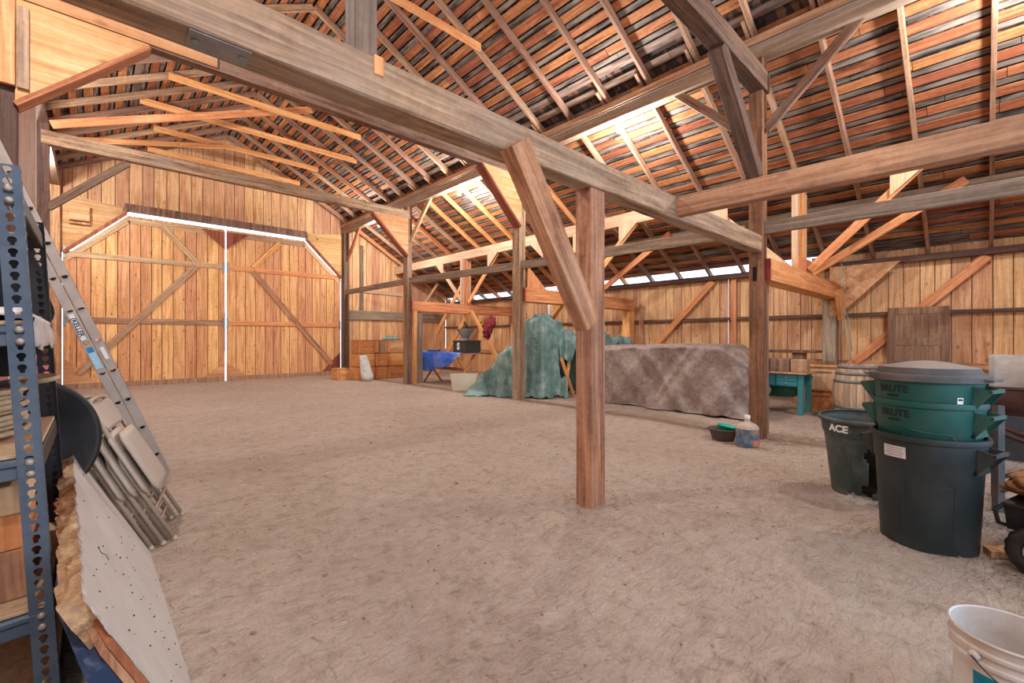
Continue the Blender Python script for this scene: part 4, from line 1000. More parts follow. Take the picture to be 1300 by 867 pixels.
# ---- teal workbench
r=thing('workbench','small teal painted workbench with drawers behind the near tall post','workbench',(9.1,2.18,fz(9.2,2.5)))
bm=bmesh.new(); box(bm,(-.05,-.06,.73),(.62,.95,.765),bev=.004); obj('bench_top',bm,'brown',r)
for x in (0,.5):
    for y in (0,.80):
        bm=bmesh.new(); box(bm,(x,y,0),(x+.085,y+.085,.73),bev=.006)
        obj('leg',bm,'teal',r)
bm=bmesh.new(); box(bm,(.02,.085,.50),(.56,.8,.725)); obj('apron',bm,'teal',r)
for z0,z1 in ((.60,.715),(.515,.59)):
    for y0,y1 in ((.095,.43),(.45,.79)):
        bm=bmesh.new(); box(bm,(.0,y0,z0),(.022,y1,z1),bev=.004); d=obj('drawer',bm,'teal',r)
        bm=bmesh.new(); bmesh.ops.create_uvsphere(bm,u_segments=10,v_segments=8,radius=.018); o=obj('knob',bm,'ironplate',d,True,loc=(-.016,(y0+y1)/2,(z0+z1)/2))
bm=bmesh.new(); prism(bm,[(.1,.50),(.78,.50),(.7,.30),(.2,.30)],.1,.45,'YZ'); obj('hopper_bin',bm,'greenpaint',r)
for i,(y0,y1,h,m) in enumerate(((.56,.93,.24,'grey'),(.22,.55,.235,'old'),(-.04,.21,.225,'rail'))):
    bm=bmesh.new(); box(bm,(.0,0,0),(.28,y1-y0-.01,h),bev=.012); o=obj('timber_offcut',bm,m,None,loc=(9.12,2.18+y0,fz(9.2,2.5)+.766))
    tag(o,['largest grey rough timber offcut lying on the teal workbench','middle rough timber offcut with dark stains on the teal workbench','short pale timber offcut at the near end of the teal workbench'][i],'timber offcut','timber offcuts on the workbench')
r=thing('plank_shelf','low dark plank shelf on blocks against the wall behind the teal workbench','shelf',(10.75,2.55,0))
bm=bmesh.new(); box(bm,(-.25,-.25,1.06),(.3,1.5,1.11),bev=.005); obj('plank',bm,'dark',r)
for y in (-.0,1.2):
    bm=bmesh.new(); box(bm,(-.1,y,-.02),(.2,y+.2,1.06),bev=.005); obj('support_block',bm,'brown',r)
for z,l,w in ((0,'lower light wooden box on the floor right of the teal workbench',.30),(.435,'upper light wooden box stacked right of the teal workbench',.28)):
    r=thing('wooden_box',l,'box',(9.78,1.84,fz(9.8,1.9)+z))
    bm=bmesh.new(); box(bm,(0,0,0),(w,.42,.41),bev=.004); obj('case',bm,'box' if z==0 else 'pale',r)
    bm=bmesh.new(); box(bm,(-.03,-.03,.405),(w+.03,.45,.433),bev=.003); obj('lid_board',bm,'box',r)
    bm=bmesh.new(); box(bm,(-.012,.06,.3),(0,.36,.33),bev=.002); obj('cleat',bm,'brown',r)
# barrel
r=thing('barrel','oak wine barrel standing behind the broken trash can','barrel',(9.08,1.36,fz(9.1,1.2)))
bm=bmesh.new(); rr=lambda t:.305+.085*math.sin(PI*t)
Lr2=bm.verts.layers.float.new('rnd'); seg=26
for k in range(seg):
    a0=2*PI*k/seg+.006; a1=2*PI*(k+1)/seg-.006; rk=random.random(); prev=None
    for j in range(15):
        t=j/14; R_=rr(t)+random.uniform(-.0006,.0006); z=.93*t
        q=[bm.verts.new((R_*math.cos(a),R_*math.sin(a),z)) for a in (a0,(a0+a1)/2,a1)]
        for v in q: v[Lr2]=rk
        if prev:
            for m_ in range(2): bm.faces.new((prev[m_],prev[m_+1],q[m_+1],q[m_]))
        prev=q
o=obj('staves',bm,'barrel',r,True); md=o.modifiers.new('t','SOLIDIFY'); md.thickness=.025; md.offset=-1
for t0,t1 in ((.0,.055),(.115,.165),(.25,.30),(.70,.75),(.835,.885),(.945,1.0)):
    bm=bmesh.new(); lathe(bm,[(rr(t0)+.001,.93*t0),(rr(t0)+.004,.93*t0),(rr(t1)+.004,.93*t1),(rr(t1)+.001,.93*t1)],52); obj('hoop',bm,'hoop',r,True)
bm=bmesh.new(); lathe(bm,[(.0,.885),(.295,.885),(.295,.90),(.0,.90)],40); obj('head',bm,'barrel',r)
# old panel door leaning on the wall
r=thing('old_door','old weathered brown panel door leaning against the right wall','door panel',(11.22,.42,.0),rot=(0,.125,0))
bm=bmesh.new(); box(bm,(-.012,.02,.02),(.012,.86,1.94)); obj('panels',bm,'olddoor',r)
for y0,y1,z0,z1,n in ((0,.12,0,1.97,'stile'),(.76,.88,0,1.97,'stile'),(.12,.76,1.83,1.97,'cross_rail'),(.12,.76,1.23,1.37,'cross_rail'),(.12,.76,.75,.92,'cross_rail'),(.12,.76,0,.2,'cross_rail'),(.39,.49,1.37,1.83,'mullion'),(.39,.49,.92,1.23,'mullion'),(.39,.49,.2,.75,'mullion')):
    bm=bmesh.new(); box(bm,(-.022,y0,z0),(.022,y1,z1),bev=.004); obj(n,bm,'olddoor',r)
# black bin with a plank lid
r=thing('storage_bin','long black bin with a wooden lid behind the trash can stack','bin',(7.5,-1.35,fz(7.6,-.4)))
bm=bmesh.new(); prism(bm,[(0,.30),(.06,0),(.74,0),(.8,.30),(.82,.86),(-.02,.86)],0,1.62,'XZ'); obj('tub',bm,'tanktub',r)
bm=bmesh.new(); box(bm,(-.05,-.02,.31),(.85,1.64,.345),bev=.004); obj('ledge',bm,'tanktub',r)
for x0,x1 in ((-.04,.26),(.27,.55),(.56,.86)):
    bm=bmesh.new(); box(bm,(x0,-.04,.86),(x1,1.66,.89),bev=.004); obj('lid_plank',bm,'rail',r)
for y in (.0,1.3):
    bm=bmesh.new(); box(bm,(.02,y+.1,-.0),(.10,y+.18,.3)); obj('foot',bm,'tanktub',r)
bm=bmesh.new(); box(bm,(7.85,-1.1,fz(7.6,-.4)+.892),(8.1,.15,fz(7.6,-.4)+.92),bev=.003); tag(obj('loose_plank',bm,'rail'),'loose plank lying on the lid of the black bin','plank')
# mixer
ux,uy=.728,-.686
r=thing('mortar_mixer','old drum mixer with dusty grey top and rusty trough on steel legs, right edge','mixer',(5.42,-.03,fz(5.2,-.1)),-PI/2)
rad=.245; zc=.985; bm=bmesh.new()
def halfdrum(a0,a1,rd,prof):
    bm=bmesh.new(); n=28; R=[]
    for k in range(n+1):
        a=math.radians(a0+(a1-a0)*k/n); R.append([bm.verts.new((x,-math.cos(a)*rd*q,zc+math.sin(a)*rd*q)) for x,q in prof])
    for p,q in zip(R,R[1:]):
        for i in range(len(prof)-1): bm.faces.new((p[i],p[i+1],q[i+1],q[i]))
    return bm
P1=[(.0,.02),(.0,.98),(.015,1.0),(.03,1.02),(.045,1.0),(.17,1.0),(.185,1.03),(.2,1.0),(.40,1.0),(.415,1.03),(.43,1.0),(.7,1.0),(.7,.02)]
o=sharp(obj('drum_cover',halfdrum(0,180,rad,P1),'concrete',r),.6)
P2=[(-.01,.02),(-.01,.98),(.01,1.02),(.7,1.02),(.71,.98),(.71,.02)]
o=sharp(obj('trough',halfdrum(180,360,rad,P2),'rust',r),.6)
bm=bmesh.new()
for s in (-1,1): box(bm,(-.03,s*rad-.02+(.0),zc-.02),(.73,s*rad+.02,zc+.0),bev=.003)
obj('flange',bm,'rust',r)
for x in (.05,.62):
    for s in (-1,1):
        bm=bmesh.new(); tb=[(x+.0,s*.20,zc-.15),(x,s*.24,0.0)]
        tube(bm,tb,.036,4); obj('leg',bm,'steelleg',r)
    bm=bmesh.new(); tube(bm,[(x,-.235,.17),(x,.235,.17)],.018,4); obj('cross_bar',bm,'steelleg',r)
for s in (-1,1):
    bm=bmesh.new(); tube(bm,[(.05,s*.245,.16),(.62,s*.2,.5)],.018,4); obj('brace_bar',bm,'steelleg',r)
    bm=bmesh.new(); tube(bm,[(.05,s*.19,.62),(.62,s*.215,.4)],.018,4); obj('brace_bar',bm,'rust',r)
# cart with wheel and burlap sack
r=thing('garden_cart','black metal garden cart with knobby wheel at the right edge','cart',(3.92,-.235,fz(3.9,-.2)-.004),math.radians(-16))
WR=.145
def wheel(x,y):
    wl=bmesh.new(); n=48; R=[]
    for k in range(n):
        a=2*PI*k/n; ring=[]
        for m_ in range(12):
            b=2*PI*m_/12; kn=(.006 if (k%3 and math.cos(b)>.2) else 0)
            rr_=WR-.042+(.042+kn)*math.cos(b); ring.append(wl.verts.new((.036*math.sin(b),rr_*math.cos(a),WR+rr_*math.sin(a))))
        R.append(ring)
    for k in range(n):
        for m_ in range(12): wl.faces.new((R[k][m_],R[k][(m_+1)%12],R[(k+1)%n][(m_+1)%12],R[(k+1)%n][m_]))
    o=obj('wheel',wl,'rubber',r,True,loc=(x,y,0))
    for nm,prof,mt in (('rim',[(.062,-.03),(.068,-.034),(.07,-.02),(.035,-.012),(.03,-.028),(.0,-.03)],'alu'),('hub',[(.026,-.05),(.026,.05)],'galv')):
        hb=bmesh.new()
        if nm=='hub': lathe(hb,[(0,-.055)]+prof+[(0,.055)],18)
        else: lathe(hb,prof,28); lathe(hb,[(q,-z) for q,z in prof],28)
        h=obj(nm,hb,mt,o,True); h.matrix_local=Matrix.Translation((0,0,WR))@Matrix.Rotation(PI/2,4,'Y')
    return o
wheel(-.03,.0); wheel(.62,.0); wheel(-.03,-.75); wheel(.62,-.75)
bm=bmesh.new(); tube(bm,[(-.04,0,WR),(.64,0,WR)],.012,8); obj('axle',bm,'steelleg',r)
bm=bmesh.new(); tube(bm,[(-.04,-.75,WR),(.64,-.75,WR)],.012,8); obj('axle',bm,'steelleg',r)
bm=bmesh.new(); prism(bm,[(.06,.22),(.54,.22),(.60,.38),(.62,.38),(.62,.395),(-.02,.395),(-.02,.38),(.0,.38)],-.92,.16,'XZ'); obj('tray',bm,'rubber',r)
for x in (.05,.5):
    bm=bmesh.new(); box(bm,(x,-.8,WR-.02),(x+.05,.05,.23),bev=.004); obj('frame_rail',bm,'shelfblack',r)
bm=bmesh.new(); tube(bm,[(.0,.155,.38),(-.02,.19,.34),(.0,.18,.26),(.06,.15,.24)],.012,6); obj('side_bracket',bm,'rubber',r)
bm=bmesh.new(); bmesh.ops.create_icosphere(bm,subdivisions=5,radius=1)
for v in bm.verts:
    c=v.co.copy(); f=1+.16*nz(c.x*2,c.y*2,c.z*2)+.06*nz(c.x*7,c.y*7,c.z*7)
    v.co=V((math.copysign(abs(c.x)**.8,c.x)*.33*f,math.copysign(abs(c.y)**.8,c.y)*.42*f,max(-.075,c.z*.12*f)+.075))
o=obj('burlap_sack',bm,'burlap',None,True); o.matrix_world=Matrix.Translation((3.92,-.235,fz(3.9,-.2)-.004))@Matrix.Rotation(math.radians(-16),4,'Z')@Matrix.Translation((.3,-.22,.396))
tag(o,'brown burlap sack lying on the garden cart','sack')
bm=bmesh.new(); prism(bm,[(0,0),(.20,-.02),(.24,.05),(.20,.10),(.03,.09)],0,.045,'XY'); o=obj('wood_block',bm,'brown',None,loc=(4.07,-.032,fz(4.1,-.1)-.002)); o.rotation_euler=(0,0,math.radians(-50))
tag(o,'short wooden block on the dirt between the trash can and cart wheel','block')
# ---- metal shelving with its load
def cells(bm,w,pitch,n,hole,cx_list,t0=0,z0=0):
    """strip of plate in the x-z plane with real holes"""
    m=len(hole); nc=len(cx_list); cw=w/nc
    for k in range(n):
        for c in range(nc):
            x0=c*cw; x1=x0+cw; zA=z0+k*pitch; zB=zA+pitch; xc=x0+cw/2; zc_=zA+pitch/2
            outer=[]
            for hx_,hz_ in hole:
                a=math.atan2(hz_/pitch,hx_/cw); ca,sa=math.cos(a),math.sin(a); q=max(abs(ca),abs(sa)); outer.append((xc+ca/q*cw/2,zc_+sa/q*pitch/2))
            O=[bm.verts.new((x,0,z)) for x,z in outer]; I=[bm.verts.new((xc+hx_,0,zc_+hz_)) for hx_,hz_ in hole]
            for i in range(m): bm.faces.new((O[i],O[(i+1)%m],I[(i+1)%m],I[i]))
            # square corners
            for (qx,qz) in ((x0,zA),(x1,zA),(x1,zB),(x0,zB)):
                i=max(range(m),key=lambda i:((outer[i][0]-xc)*(qx-xc)/cw**2+(outer[i][1]-zc_)*(qz-zc_)/pitch**2))
                O[i].co=(qx,0,qz)
keyhole=[(.0115*math.cos(a),.004+.0105*math.sin(a)) for a in [math.radians(d) for d in (-30,0,30,45,60,90,120,135,150,180,210)]]+[(-.006,-.006),(-.006,-.013),(0,-.015),(.006,-.013),(.006,-.006)]
keyhole=sorted(keyhole,key=lambda p:math.atan2(p[1],p[0]))
SX,SY=-.075,2.17; LEAN=-.053
sh=thing('shelving_unit','tall slotted steel shelving unit at the left edge, blue-grey near posts','shelving unit',(SX,SY,0),rot=(0,LEAN,0))
SW,SD=.50,.98
def angle_post(x,y,sx,sy,mat,h=1.92):
    bm=bmesh.new(); cells(bm,.058,.038,50,keyhole,[0]);
    for v in bm.verts: v.co=(v.co.x*sx,0,v.co.z)
    b2=bmesh.new(); cells(b2,.045,.038,50,keyhole,[0])
    for v in b2.verts: v.co=(0,v.co.x*sy,v.co.z)
    me=bpy.data.meshes.new('t'); b2.to_mesh(me); b2.free(); bm.from_mesh(me); bpy.data.meshes.remove(me)
    bmesh.ops.remove_doubles(bm,verts=bm.verts[:],dist=.0004)
    o=obj('post',bm,mat,sh,loc=(x,y,.02)); md=o.modifiers.new('t','SOLIDIFY'); md.thickness=.0025; md.offset=0
    bm=bmesh.new(); box(bm,(min(0,sx*.06),min(0,sy*.046),-.02),(max(0,sx*.06),max(0,sy*.046),.02)); obj('foot_cap',bm,'rubber',o)
    return o
angle_post(0,0,-1,1,'shelfblue'); angle_post(-SW,0,1,1,'shelfblue'); 
p=angle_post(0,SD,-1,-1,'shelfblack'); p['label']='black far post'; p=angle_post(-SW,SD,1,-1,'shelfblack'); p['label']='black far post'
for z,lbl in ((.12,0),(.44,1),(.96,2),(1.40,3),(1.86,4)):
    for y,m in ((.004,'shelfblue'),(SD-.03,'shelfblack')):
        bm=bmesh.new(); box(bm,(-SW+.004,y,z-.07),(-.004,y+.026,z-.028),bev=.004); box(bm,(-SW+.004,y-.006,z-.03),(-.004,y+.03,z-.002),bev=.008); obj('shelf_beam',bm,m,sh)
        if y<.1:
            for zz in (z-.055,z-.017):
                bm=bmesh.new(); lathe(bm,[(.011,0),(.011,.004),(.005,.007),(0,.007)],14); o=obj('rivet',bm,'alu',sh,True); o.matrix_local=Matrix.Translation((-.029,-.002,zz))@Matrix.Rotation(PI/2,4,'X')
    for x in (-.032,-SW+.006):
        bm=bmesh.new(); box(bm,(x,.03,z-.07),(x+.026,SD-.03,z-.002),bev=.004); obj('side_beam',bm,'shelfblack' if z!=1.40 else 'shelfblue',sh)
    if z<1.8:
        bm=bmesh.new(); box(bm,(-SW+.01,.012,z-.0),(-.012,SD-.012,z+.014),bev=.003); obj('shelf_board',bm,'chipboard',sh)
def onshelf(x,y,z):
    return V((SX,SY,0))+Matrix.Rotation(LEAN,3,'Y')@V((x,y,z))
# rope coil
bm=bmesh.new(); pts=[]
for i in range(0,9*32):
    a=2*PI*i/32; R_=.19+.012*math.sin(a*.37)+.006*nz(i*.1,0,0); pts.append((R_*math.cos(a),.95*R_*math.sin(a),.012+.0195*i/32))
a0=pts[-1]
for i in range(40):
    t=i/39; a=2*PI*t; pts.append((.19+.10*(1-math.cos(a))*.5*1.0+.02*t,.10*math.sin(a)+0*.1,.196+.018*math.sin(a*.5)))
tube(bm,pts,.0105,7)
o=obj('rope_coil',bm,'rope',None,True,loc=onshelf(-.26,.45,.976)); o.rotation_euler=(0,LEAN,.5); tag(o,'coil of tan rope on the second shelf of the steel shelving','rope')
# plastic sheet
bm=bmesh.new(); n=26; G=[]
for j in range(n+1):
    row=[]
    for i in range(n+1):
        u=i/n; y=.12+.84*j/n; d=u*.62
        if d<.42: x=-.44+d; z=.02+.05*abs(nz(x*9,y*7,2))+.03*abs(nz(x*20,y*20,4))
        else: x=-.018+.012+.02*abs(nz(y*9,u*4,1)); z=.02-(d-.42)*(.55+.35*nz(y*5,2,2))
        row.append(bm.verts.new((x,y,z)))
    G.append(row)
for j in range(n):
    for i in range(n): bm.faces.new((G[j][i],G[j][i+1],G[j+1][i+1],G[j+1][i]))
o=obj('plastic_sheet',bm,'plasticsheet',None,True,loc=onshelf(0,0,1.412)); o.rotation_euler=(0,LEAN,0); md=o.modifiers.new('t','SOLIDIFY'); md.thickness=.003
tag(o,'crumpled grey plastic sheet lying over the edge of an upper shelf','plastic sheet')
for i,(z,h,x0,m,l) in enumerate(((.456,.17,-.46,'brown','lowest brown lumber block on the third shelf behind the blue-grey post'),(.628,.12,-.47,'orange','middle lumber block on the third shelf'),(.75,.10,-.45,'pale','pale top board of the lumber blocks on the third shelf'))):
    bm=bmesh.new(); box(bm,(0,0,0),(.40,.5,h),bev=.004); o=obj('lumber_block',bm,m,None,loc=onshelf(x0,.12,z)); o.rotation_euler=(0,LEAN,0); tag(o,l,'lumber','lumber blocks on the third shelf')
# things leaning behind the shelving
bm=bmesh.new(); box(bm,(-.03,-.22,0),(.0,.22,1.15),bev=.004); r=obj('red_board',bm,'pinkboard',None,loc=(-.38,4.85,fz(-.4,4.8))); r.rotation_euler=(0,-.08,-.95); tag(r,'faded red board with a white stripe standing behind the shelving','board')
bm=bmesh.new(); box(bm,(.0,-.03,.02),(.004,.02,1.14)); obj('stripe',bm,'white',r)
bm=bmesh.new(); n=24; R=[]
for j in range(n+1):
    t=j/n; R.append([])
    for i in range(20):
        a=2*PI*i/20; R[-1].append(bm.verts.new(((.045+.10*math.sin(PI*min(1,t*.9+.08)))*math.cos(a)*(1+.2*nz(i*.6,t*5,1)),.05*math.sin(a)*(1+.3*nz(i*.7,t*4,3)),-.62*t)))
for p,q in zip(R,R[1:]):
    for i in range(20): bm.faces.new((p[i],p[(i+1)%20],q[(i+1)%20],q[i]))
bm.faces.new(R[0]); bm.faces.new(R[-1][::-1])
o=obj('black_jacket',bm,'blackcloth',None,True,loc=onshelf(-.13,SD+.08,1.80)); tag(o,'black jacket hanging from the far end of the steel shelving','jacket')
# black round tub standing on a crate
r=thing('wooden_crate','dark wooden crate under the round black tub at the shelving end','crate',(-.62,3.24,fz(-.4,3.5)))
bm=bmesh.new(); box(bm,(0,0,0),(.44,.4,.455),bev=.005); obj('case',bm,'dark',r)
for z in (.12,.28):
    bm=bmesh.new(); box(bm,(-.012,-.014,z),(.452,0,z+.06),bev=.002); obj('slat',bm,'brown',r)
bm=bmesh.new(); lathe(bm,[(0,0),(.24,0),(.26,.01),(.315,.115),(.335,.118),(.335,.128),(.308,.126),(.25,.016),(0,.012)],56)
ax=V((.42,-.90,.12)).normalized(); o=obj('black_tub',bm,'rubber',None,True); o.matrix_world=Matrix.Translation((-.32,3.46,.80))@ax.to_track_quat('Z','Y').to_matrix().to_4x4()
tag(o,'shallow round black tub standing on edge behind the steel shelving','tub')
# folding chairs
def folding_chair(label,foot,yaw,pitch):
    r=thing('folding_chair',label,'folding chair',foot,group='folding chairs leaning by the ladder')
    d=V((-math.sin(pitch),0,math.cos(pitch))); d.rotate(Matrix.Rotation(yaw,3,'Z')); xx=V((0,1,0)); xx.rotate(Matrix.Rotation(yaw,3,'Z')); yy=d.cross(xx)
    xx=xx*1.1; yy=yy*1.1; d=d*1.1
    r.matrix_world=Matrix(((xx.x,yy.x,d.x,foot[0]),(xx.y,yy.y,d.y,foot[1]),(xx.z,yy.z,d.z,foot[2]),(0,0,0,1)))
    # front frame: long inverted U bent at the hinge
    bm=bmesh.new(); pts=[(-.225,.0,.0),(-.225,.0,.55),(-.225,-.025,.62),(-.222,-.03,.86)]
    for k in range(9):
        a=PI-PI*k/8; pts.append((.222*(abs(math.cos(a))**.6)*math.copysign(1,math.cos(a)),-.03,.86+.10*math.sin(a)**.7 if math.sin(a)>0 else .86))
    pts+=[(.222,-.03,.86),(.225,-.025,.62),(.225,0,.55),(.225,0,0)]
    tube(bm,pts,.0125,8); obj('frame',bm,'beige',r,True)
    bm=bmesh.new(); pass
    for s in (-1,1):
        bm=bmesh.new(); tube(bm,[(s*.195,.035,.0),(s*.195,.03,.58),(s*.195,.028,.6)],.0115,8); obj('rear_leg',bm,'beige',r,True)
    for z,y,w in ((.12,.035,.195),(.22,.0,.225),(.17,.035,.195)):
        bm=bmesh.new(); tube(bm,[(-w,y,z),(w,y,z)],.009,6); obj('crossbar',bm,'beige',r,True)
    def pad(nm,w0,w1,z0,z1,y,curve,rad,mat):
        bm=bmesh.new(); n,m_=14,10; G=[]
        for j in range(m_+1):
            t=j/m_; z=z0+(z1-z0)*t; w=w0+(w1-w0)*t
            e=min(t,1-t)*(z1-z0); w-= rad*(1-math.sqrt(max(0,1-(1-min(1,e/rad))**2)))
            G.append([bm.verts.new((w*(2*i/n-1),y-curve*(1-(2*i/n-1)**2),z)) for i in range(n+1)])
        for j in range(m_):
            for i in range(n): bm.faces.new((G[j][i],G[j][i+1],G[j+1][i+1],G[j+1][i]))
        o=obj(nm,bm,mat,r,True); md=o.modifiers.new('t','SOLIDIFY'); md.thickness=.012; md.offset=0
    pad('seat',.208,.2,.30,.72,-.062,.006,.05,'beigeseat'); pad('backrest',.212,.214,.76,.935,-.036,-.012,.035,'beigeseat')
    for s in (-1,1):
        bm=bmesh.new(); lathe(bm,[(.015,-.0),(.015,.022),(0,.024)],12); o=obj('foot_cap',bm,'beige',r,True,loc=(s*.225,0,-.004))
        bm=bmesh.new(); box(bm,(s*.21-.004,-.02,.50),(s*.21+.004,.05,.56),bev=.003); obj('hinge_plate',bm,'beige',r)
    return r
chl=['front beige folding chair of the leaning stack, its seat facing the room','second beige folding chair of the leaning stack, behind the front one','third beige folding chair of the leaning stack','rearmost beige folding chair of the leaning stack, beside the grey panel']
for k in range(4):
    x,y=.45-.07*k,3.99-.045*k
    folding_chair(chl[k],(x,y,fz(x,y)+.006),-.2+.02*k,.47-.010*k)
# grey faced insulated panel
A=V((-.085,3.57,.70)); B=V((-.015,1.68,.64)); D=V((.262,3.63,.0)); C=V((.285,1.72,.0))
for q in (C,D): q.z=fz(q.x,q.y)+.004
nrm=(B-A).cross(D-A).normalized()
if nrm.x<0: nrm=-nrm
def slab(n0,n1,jit,seed,drop=0.0,trim=0.0,side=0.0,chop=.12):
    """layer of the panel between two depths; drop lowers its top edge, trim/side pull in the near end"""
    A2=A.lerp(D,drop); B2=B.lerp(C,drop).lerp(A.lerp(D,drop),trim); C2=C.lerp(D,side); K=B.lerp(C,chop+drop).lerp(A.lerp(D,chop+drop),side)
    P=[]
    def seg(p,q,n,j):
        for k in range(n):
            t=k/n; pt=p.lerp(q,t); dvec=(q-p).normalized(); inn=nrm.cross(dvec)
            P.append(pt+inn*(nz(pt.x*9+seed,pt.y*9,pt.z*9)*j+nz(pt.x*40+seed,pt.y*40,pt.z*40)*j*.6))
    seg(A2,B2,90,jit); seg(B2,K,14,jit); seg(K,C2,30,jit*.12); seg(C2,D,20,0); seg(D,A2,20,jit*.3)
    bm=bmesh.new(); n=len(P); m=4; R=[]
    for k in range(m+1):
        f=k/m; R.append([bm.verts.new(p+nrm*(n0+(n1-n0)*f)+V((nz(p.y*16,p.z*16,seed+k*3),0,nz(p.y*21,p.z*11,seed+k*5)))*jit*(.7 if 0<k<m else 0)) for p in P])
    for r0,r1 in zip(R,R[1:]):
        for i in range(n): bm.faces.new((r0[i],r0[(i+1)%n],r1[(i+1)%n],r1[i]))
    bm.faces.new(R[0][::-1]); bm.faces.new(R[-1])
    return bm
pn=thing('insulated_panel','thick grey faced foam panel with crumbling edge leaning against the shelving','panel',(.2,2.4,0))
iv=Matrix.Translation((-.2,-2.4,0))
def part(nm,bm,mat):
    bm.transform(iv); return obj(nm,bm,mat,pn)
part('face_skin',slab(-.006,.0,.012,1),'panelface')
part('foam_core',slab(-.066,-.006,.02,5,.005,.03,.03,.14),'foam')
part('edge_board',slab(-.026,-.007,.004,9,.05,.05,.0,.16),'redwood')
part('edge_board',slab(-.046,-.028,.004,14,.06,.06,.0,.17),'brown')
part('back_skin',slab(-.095,-.048,.008,12,.085,.11,.0,.2),'bluewrap')
# scuffs drawn on the face
bm=bmesh.new(); f=lambda u,v:(A.lerp(B,u)).lerp(D.lerp(C,u),v)+nrm*.001
tube(bm,[f(.66+.012*math.sin(t*6),.16+.02*t*5) for t in [k/10 for k in range(11)]],.001,4)
for k in range(70):
    u,v=random.uniform(.05,.95),random.uniform(.06,.95); q=f(u,v); l=random.uniform(.002,.006)
    bmesh.ops.create_icosphere(bm,subdivisions=1,radius=l*.6,matrix=Matrix.Translation(q)@Matrix.Diagonal((1,1.4,1,1)))
part('face_stain',bm,'hole')
# ---- extension ladder
foot=V((.50,5.66,0)); dl_=V((-.353,.0,.9356)); wv=V((.9356,0,.353)); RL=4.65
lad=thing('extension_ladder','aluminium extension ladder leaning to the left above the folding chairs','ladder',foot)
lm=Matrix(((wv.x,0,dl_.x,foot.x),(wv.y,1,dl_.y,foot.y),(wv.z,0,dl_.z,foot.z+fz(.5,5.66)+.005),(0,0,0,1)))
lad.matrix_world=lm
dh=[(.024*math.cos(math.radians(a)),.022*math.sin(math.radians(a))) for a in range(180,361,18)]+[(.024*math.cos(math.radians(a)),.006*math.sin(math.radians(a))) for a in range(20,161,20)]
# holes are D shapes, flat side up; written in (x,z)
dh=sorted([(x,z+.003) for x,z in dh],key=lambda p:math.atan2(p[1],p[0]))
PIT=.305
for s,(xo,nm) in enumerate(((-.076,'base_rail'),(.002,'fly_rail'))):
    for side,yy in ((0,0.0),(1,.40)):
        bm=bmesh.new(); cells(bm,.074,PIT,15,dh,[0],z0=.07)
        for v in bm.verts: v.co=(v.co.x,0,v.co.z)
        for x in (0,.072):
            box(bm,(x,0 if side==0 else -.03,.0),(x+.002,.03 if side==0 else 0,15*PIT+.07))
        box(bm,(0,-.001,.0),(.074,.001,.07))
        for x in (.02,.052): box(bm,(x,-.002,.07),(x+.002,-.001,15*PIT+.07))
        o=obj(nm,bm,'alu',lad,loc=(xo,yy+(.012 if s==1 else 0)*(1 if side==0 else -1),0)); md=o.modifiers.new('t','SOLIDIFY'); md.thickness=.002
    for k in range(15):
        bm=bmesh.new(); z=.07+PIT*(k+.5); yA=.003; yB=.397; pr=[(xo+.037+x*1.04,z+q*1.04) for x,q in dh]
        a=[bm.verts.new((x,yA,q)) for x,q in pr]; b=[bm.verts.new((x,yB,q)) for x,q in pr]
        for i in range(len(pr)): bm.faces.new((a[i],a[(i+1)%len(pr)],b[(i+1)%len(pr)],b[i]))
        obj('rung',bm,'alu',lad,True)
for yy in (-.006,.40):
    bm=bmesh.new(); prism(bm,[(-.085,-.006),(.0,-.006),(.005,.05),(-.03,.09),(-.085,.07)],yy-.012,yy+.018,'XZ'); obj('ladder_shoe',bm,'rubber' if yy>0 else 'alu',lad)
def on_rail(bm,x,z,mat,nm,lab=None):
    # text lies on the near rail web, reading down the rail
    o=obj(nm,bm,mat,lad,fix=False)
    o.matrix_local=Matrix.Translation((x,-.0045,z))@Matrix.Rotation(PI/2,4,'Y')@Matrix.Rotation(PI/2,4,'X')
    return o
lz=.07+PIT*5.0
bm=patch(.25,.036,4,1); on_rail(bm,-.045,lz,'white','name_sticker')
o=on_rail(text_mesh('(KELLER',.05,.0004,.0012),-.045,lz,'navyprint','lettering')
o.location.y-=.001
bm=patch(.21,.05,4,1); on_rail(bm,-.04,lz-PIT,'paleblue','warning_sticker')
bm=patch(.05,.046,2,1); o=on_rail(bm,-.04,lz-PIT+.08,'blueprint','sticker_header'); o.location.y-=.001
bm=patch(.12,.03,2,1); on_rail(bm,.04,lz-PIT+.02,'white','small_sticker')
# left row side rail the ladder rests on
timber('side_rail',(XL-.16,B1+.3,3.05),(XL-.16,B2,3.05),.09,.17,'grey','weathered rail on the left row that the ladder rests against','rail',rough=.003)
timber('side_rail',(XL-.16,B2+.25,3.05),(XL-.16,B3,3.05),.09,.17,'dark','dark rail on the left row behind the ladder','rail',rough=.003)
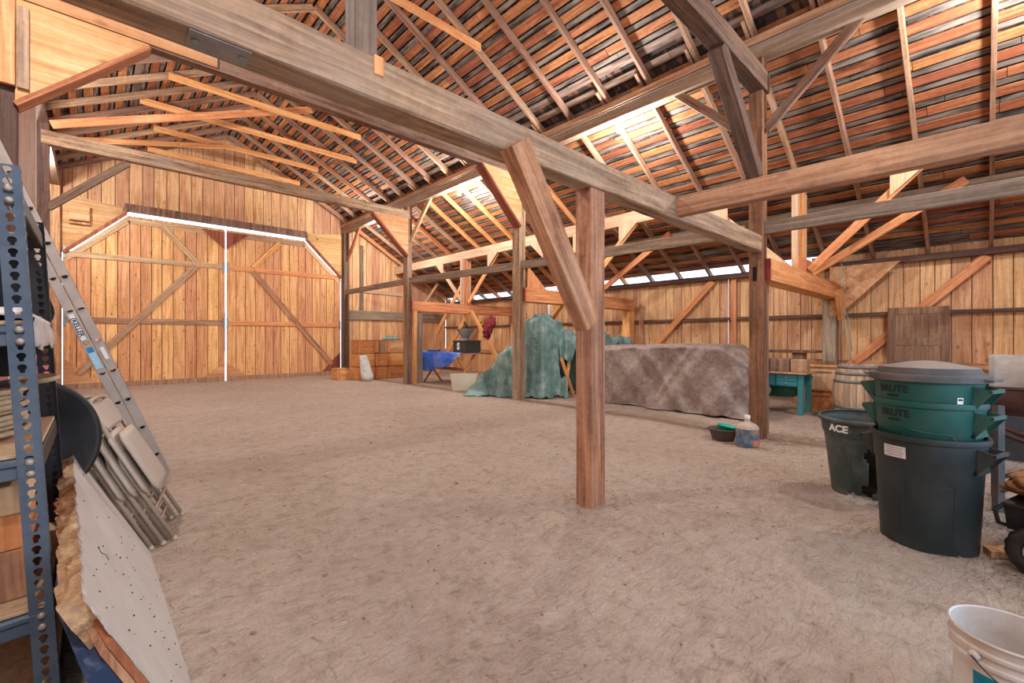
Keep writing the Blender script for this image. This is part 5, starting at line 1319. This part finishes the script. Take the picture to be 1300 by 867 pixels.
# ---- litter on the dirt
bm=bmesh.new()
def straw(x,y,s=1):
    a=random.random()*PI; l=random.uniform(.015,.06)*s; w=.0018; z=fz(x,y)+.006+.007*nz(x*13,y*13,4)
    dx,dy=math.cos(a)*l/2,math.sin(a)*l/2; px_,py_=-math.sin(a)*w,math.cos(a)*w
    t=random.uniform(-.004,.006)
    v=[bm.verts.new(p) for p in ((x-dx-px_,y-dy-py_,z),(x+dx-px_,y+dy-py_,z+t),(x+dx+px_,y+dy+py_,z+t),(x-dx+px_,y-dy+py_,z),(x-dx,y-dy,z+.003),(x+dx,y+dy,z+t+.003))]
    for f in ((0,1,5,4),(2,3,4,5),(0,4,3),(1,2,5)): bm.faces.new([v[i] for i in f])
for k in range(900): straw(random.uniform(-.3,5.5),random.uniform(.5,7),.5)
for cx_,cy_,n,sd in ((6.9,1.9,600,.45),(2.95,2.1,120,.35),(6.7,7.0,200,.4),(6.6,11.7,150,.4),(3.1,16.0,350,1.6),(4.3,-.1,120,.4),(.6,3.4,160,.5)):
    for k in range(n): straw(random.gauss(cx_,sd),min(16.6,random.gauss(cy_,sd)),1.3)
o=obj('straw_litter',bm,'straw',None,fix=False); tag(o,'bits of straw and chaff scattered over the dirt floor','straw',None,'stuff')
bm=bmesh.new()
for k in range(420):
    x,y=random.uniform(0,6),random.uniform(.4,8); s=random.uniform(.003,.009)
    if random.random()<.04: s*=1.8
    mt=Matrix.Translation((x,y,fz(x,y)+.004))@Matrix.Rotation(random.random()*6,4,'Z')@Matrix.Diagonal((s*1.3,s,s*.6,1))
    bmesh.ops.create_icosphere(bm,subdivisions=1,radius=1,matrix=mt)
o=obj('pebbles',bm,'stone',None,True,fix=False); tag(o,'small pebbles and clods scattered over the dirt floor','pebbles',None,'stuff')
# ------------------------------------------------------------------ world, camera, render look
w=bpy.data.worlds.new('sky'); scn.world=w; w.use_nodes=True
bg=w.node_tree.nodes['Background']; bg.inputs[0].default_value=(.56,.75,1,1); bg.inputs[1].default_value=2.7
cam=bpy.data.cameras.new('camera'); co=bpy.data.objects.new('camera',cam); COL.objects.link(co)
cam.sensor_width=36; cam.sensor_fit='HORIZONTAL'; cam.lens=564/1300*36; cam.shift_y=-3.5/1300
cam.clip_start=.05; cam.clip_end=200
co.location=(0,0,1.35); co.rotation_euler=(PI/2,0,-math.radians(43.3))
scn.camera=co
vs=scn.view_settings; vs.view_transform='Standard'; vs.look='None'; vs.gamma=1; vs.use_curve_mapping=False; vs.exposure=.25
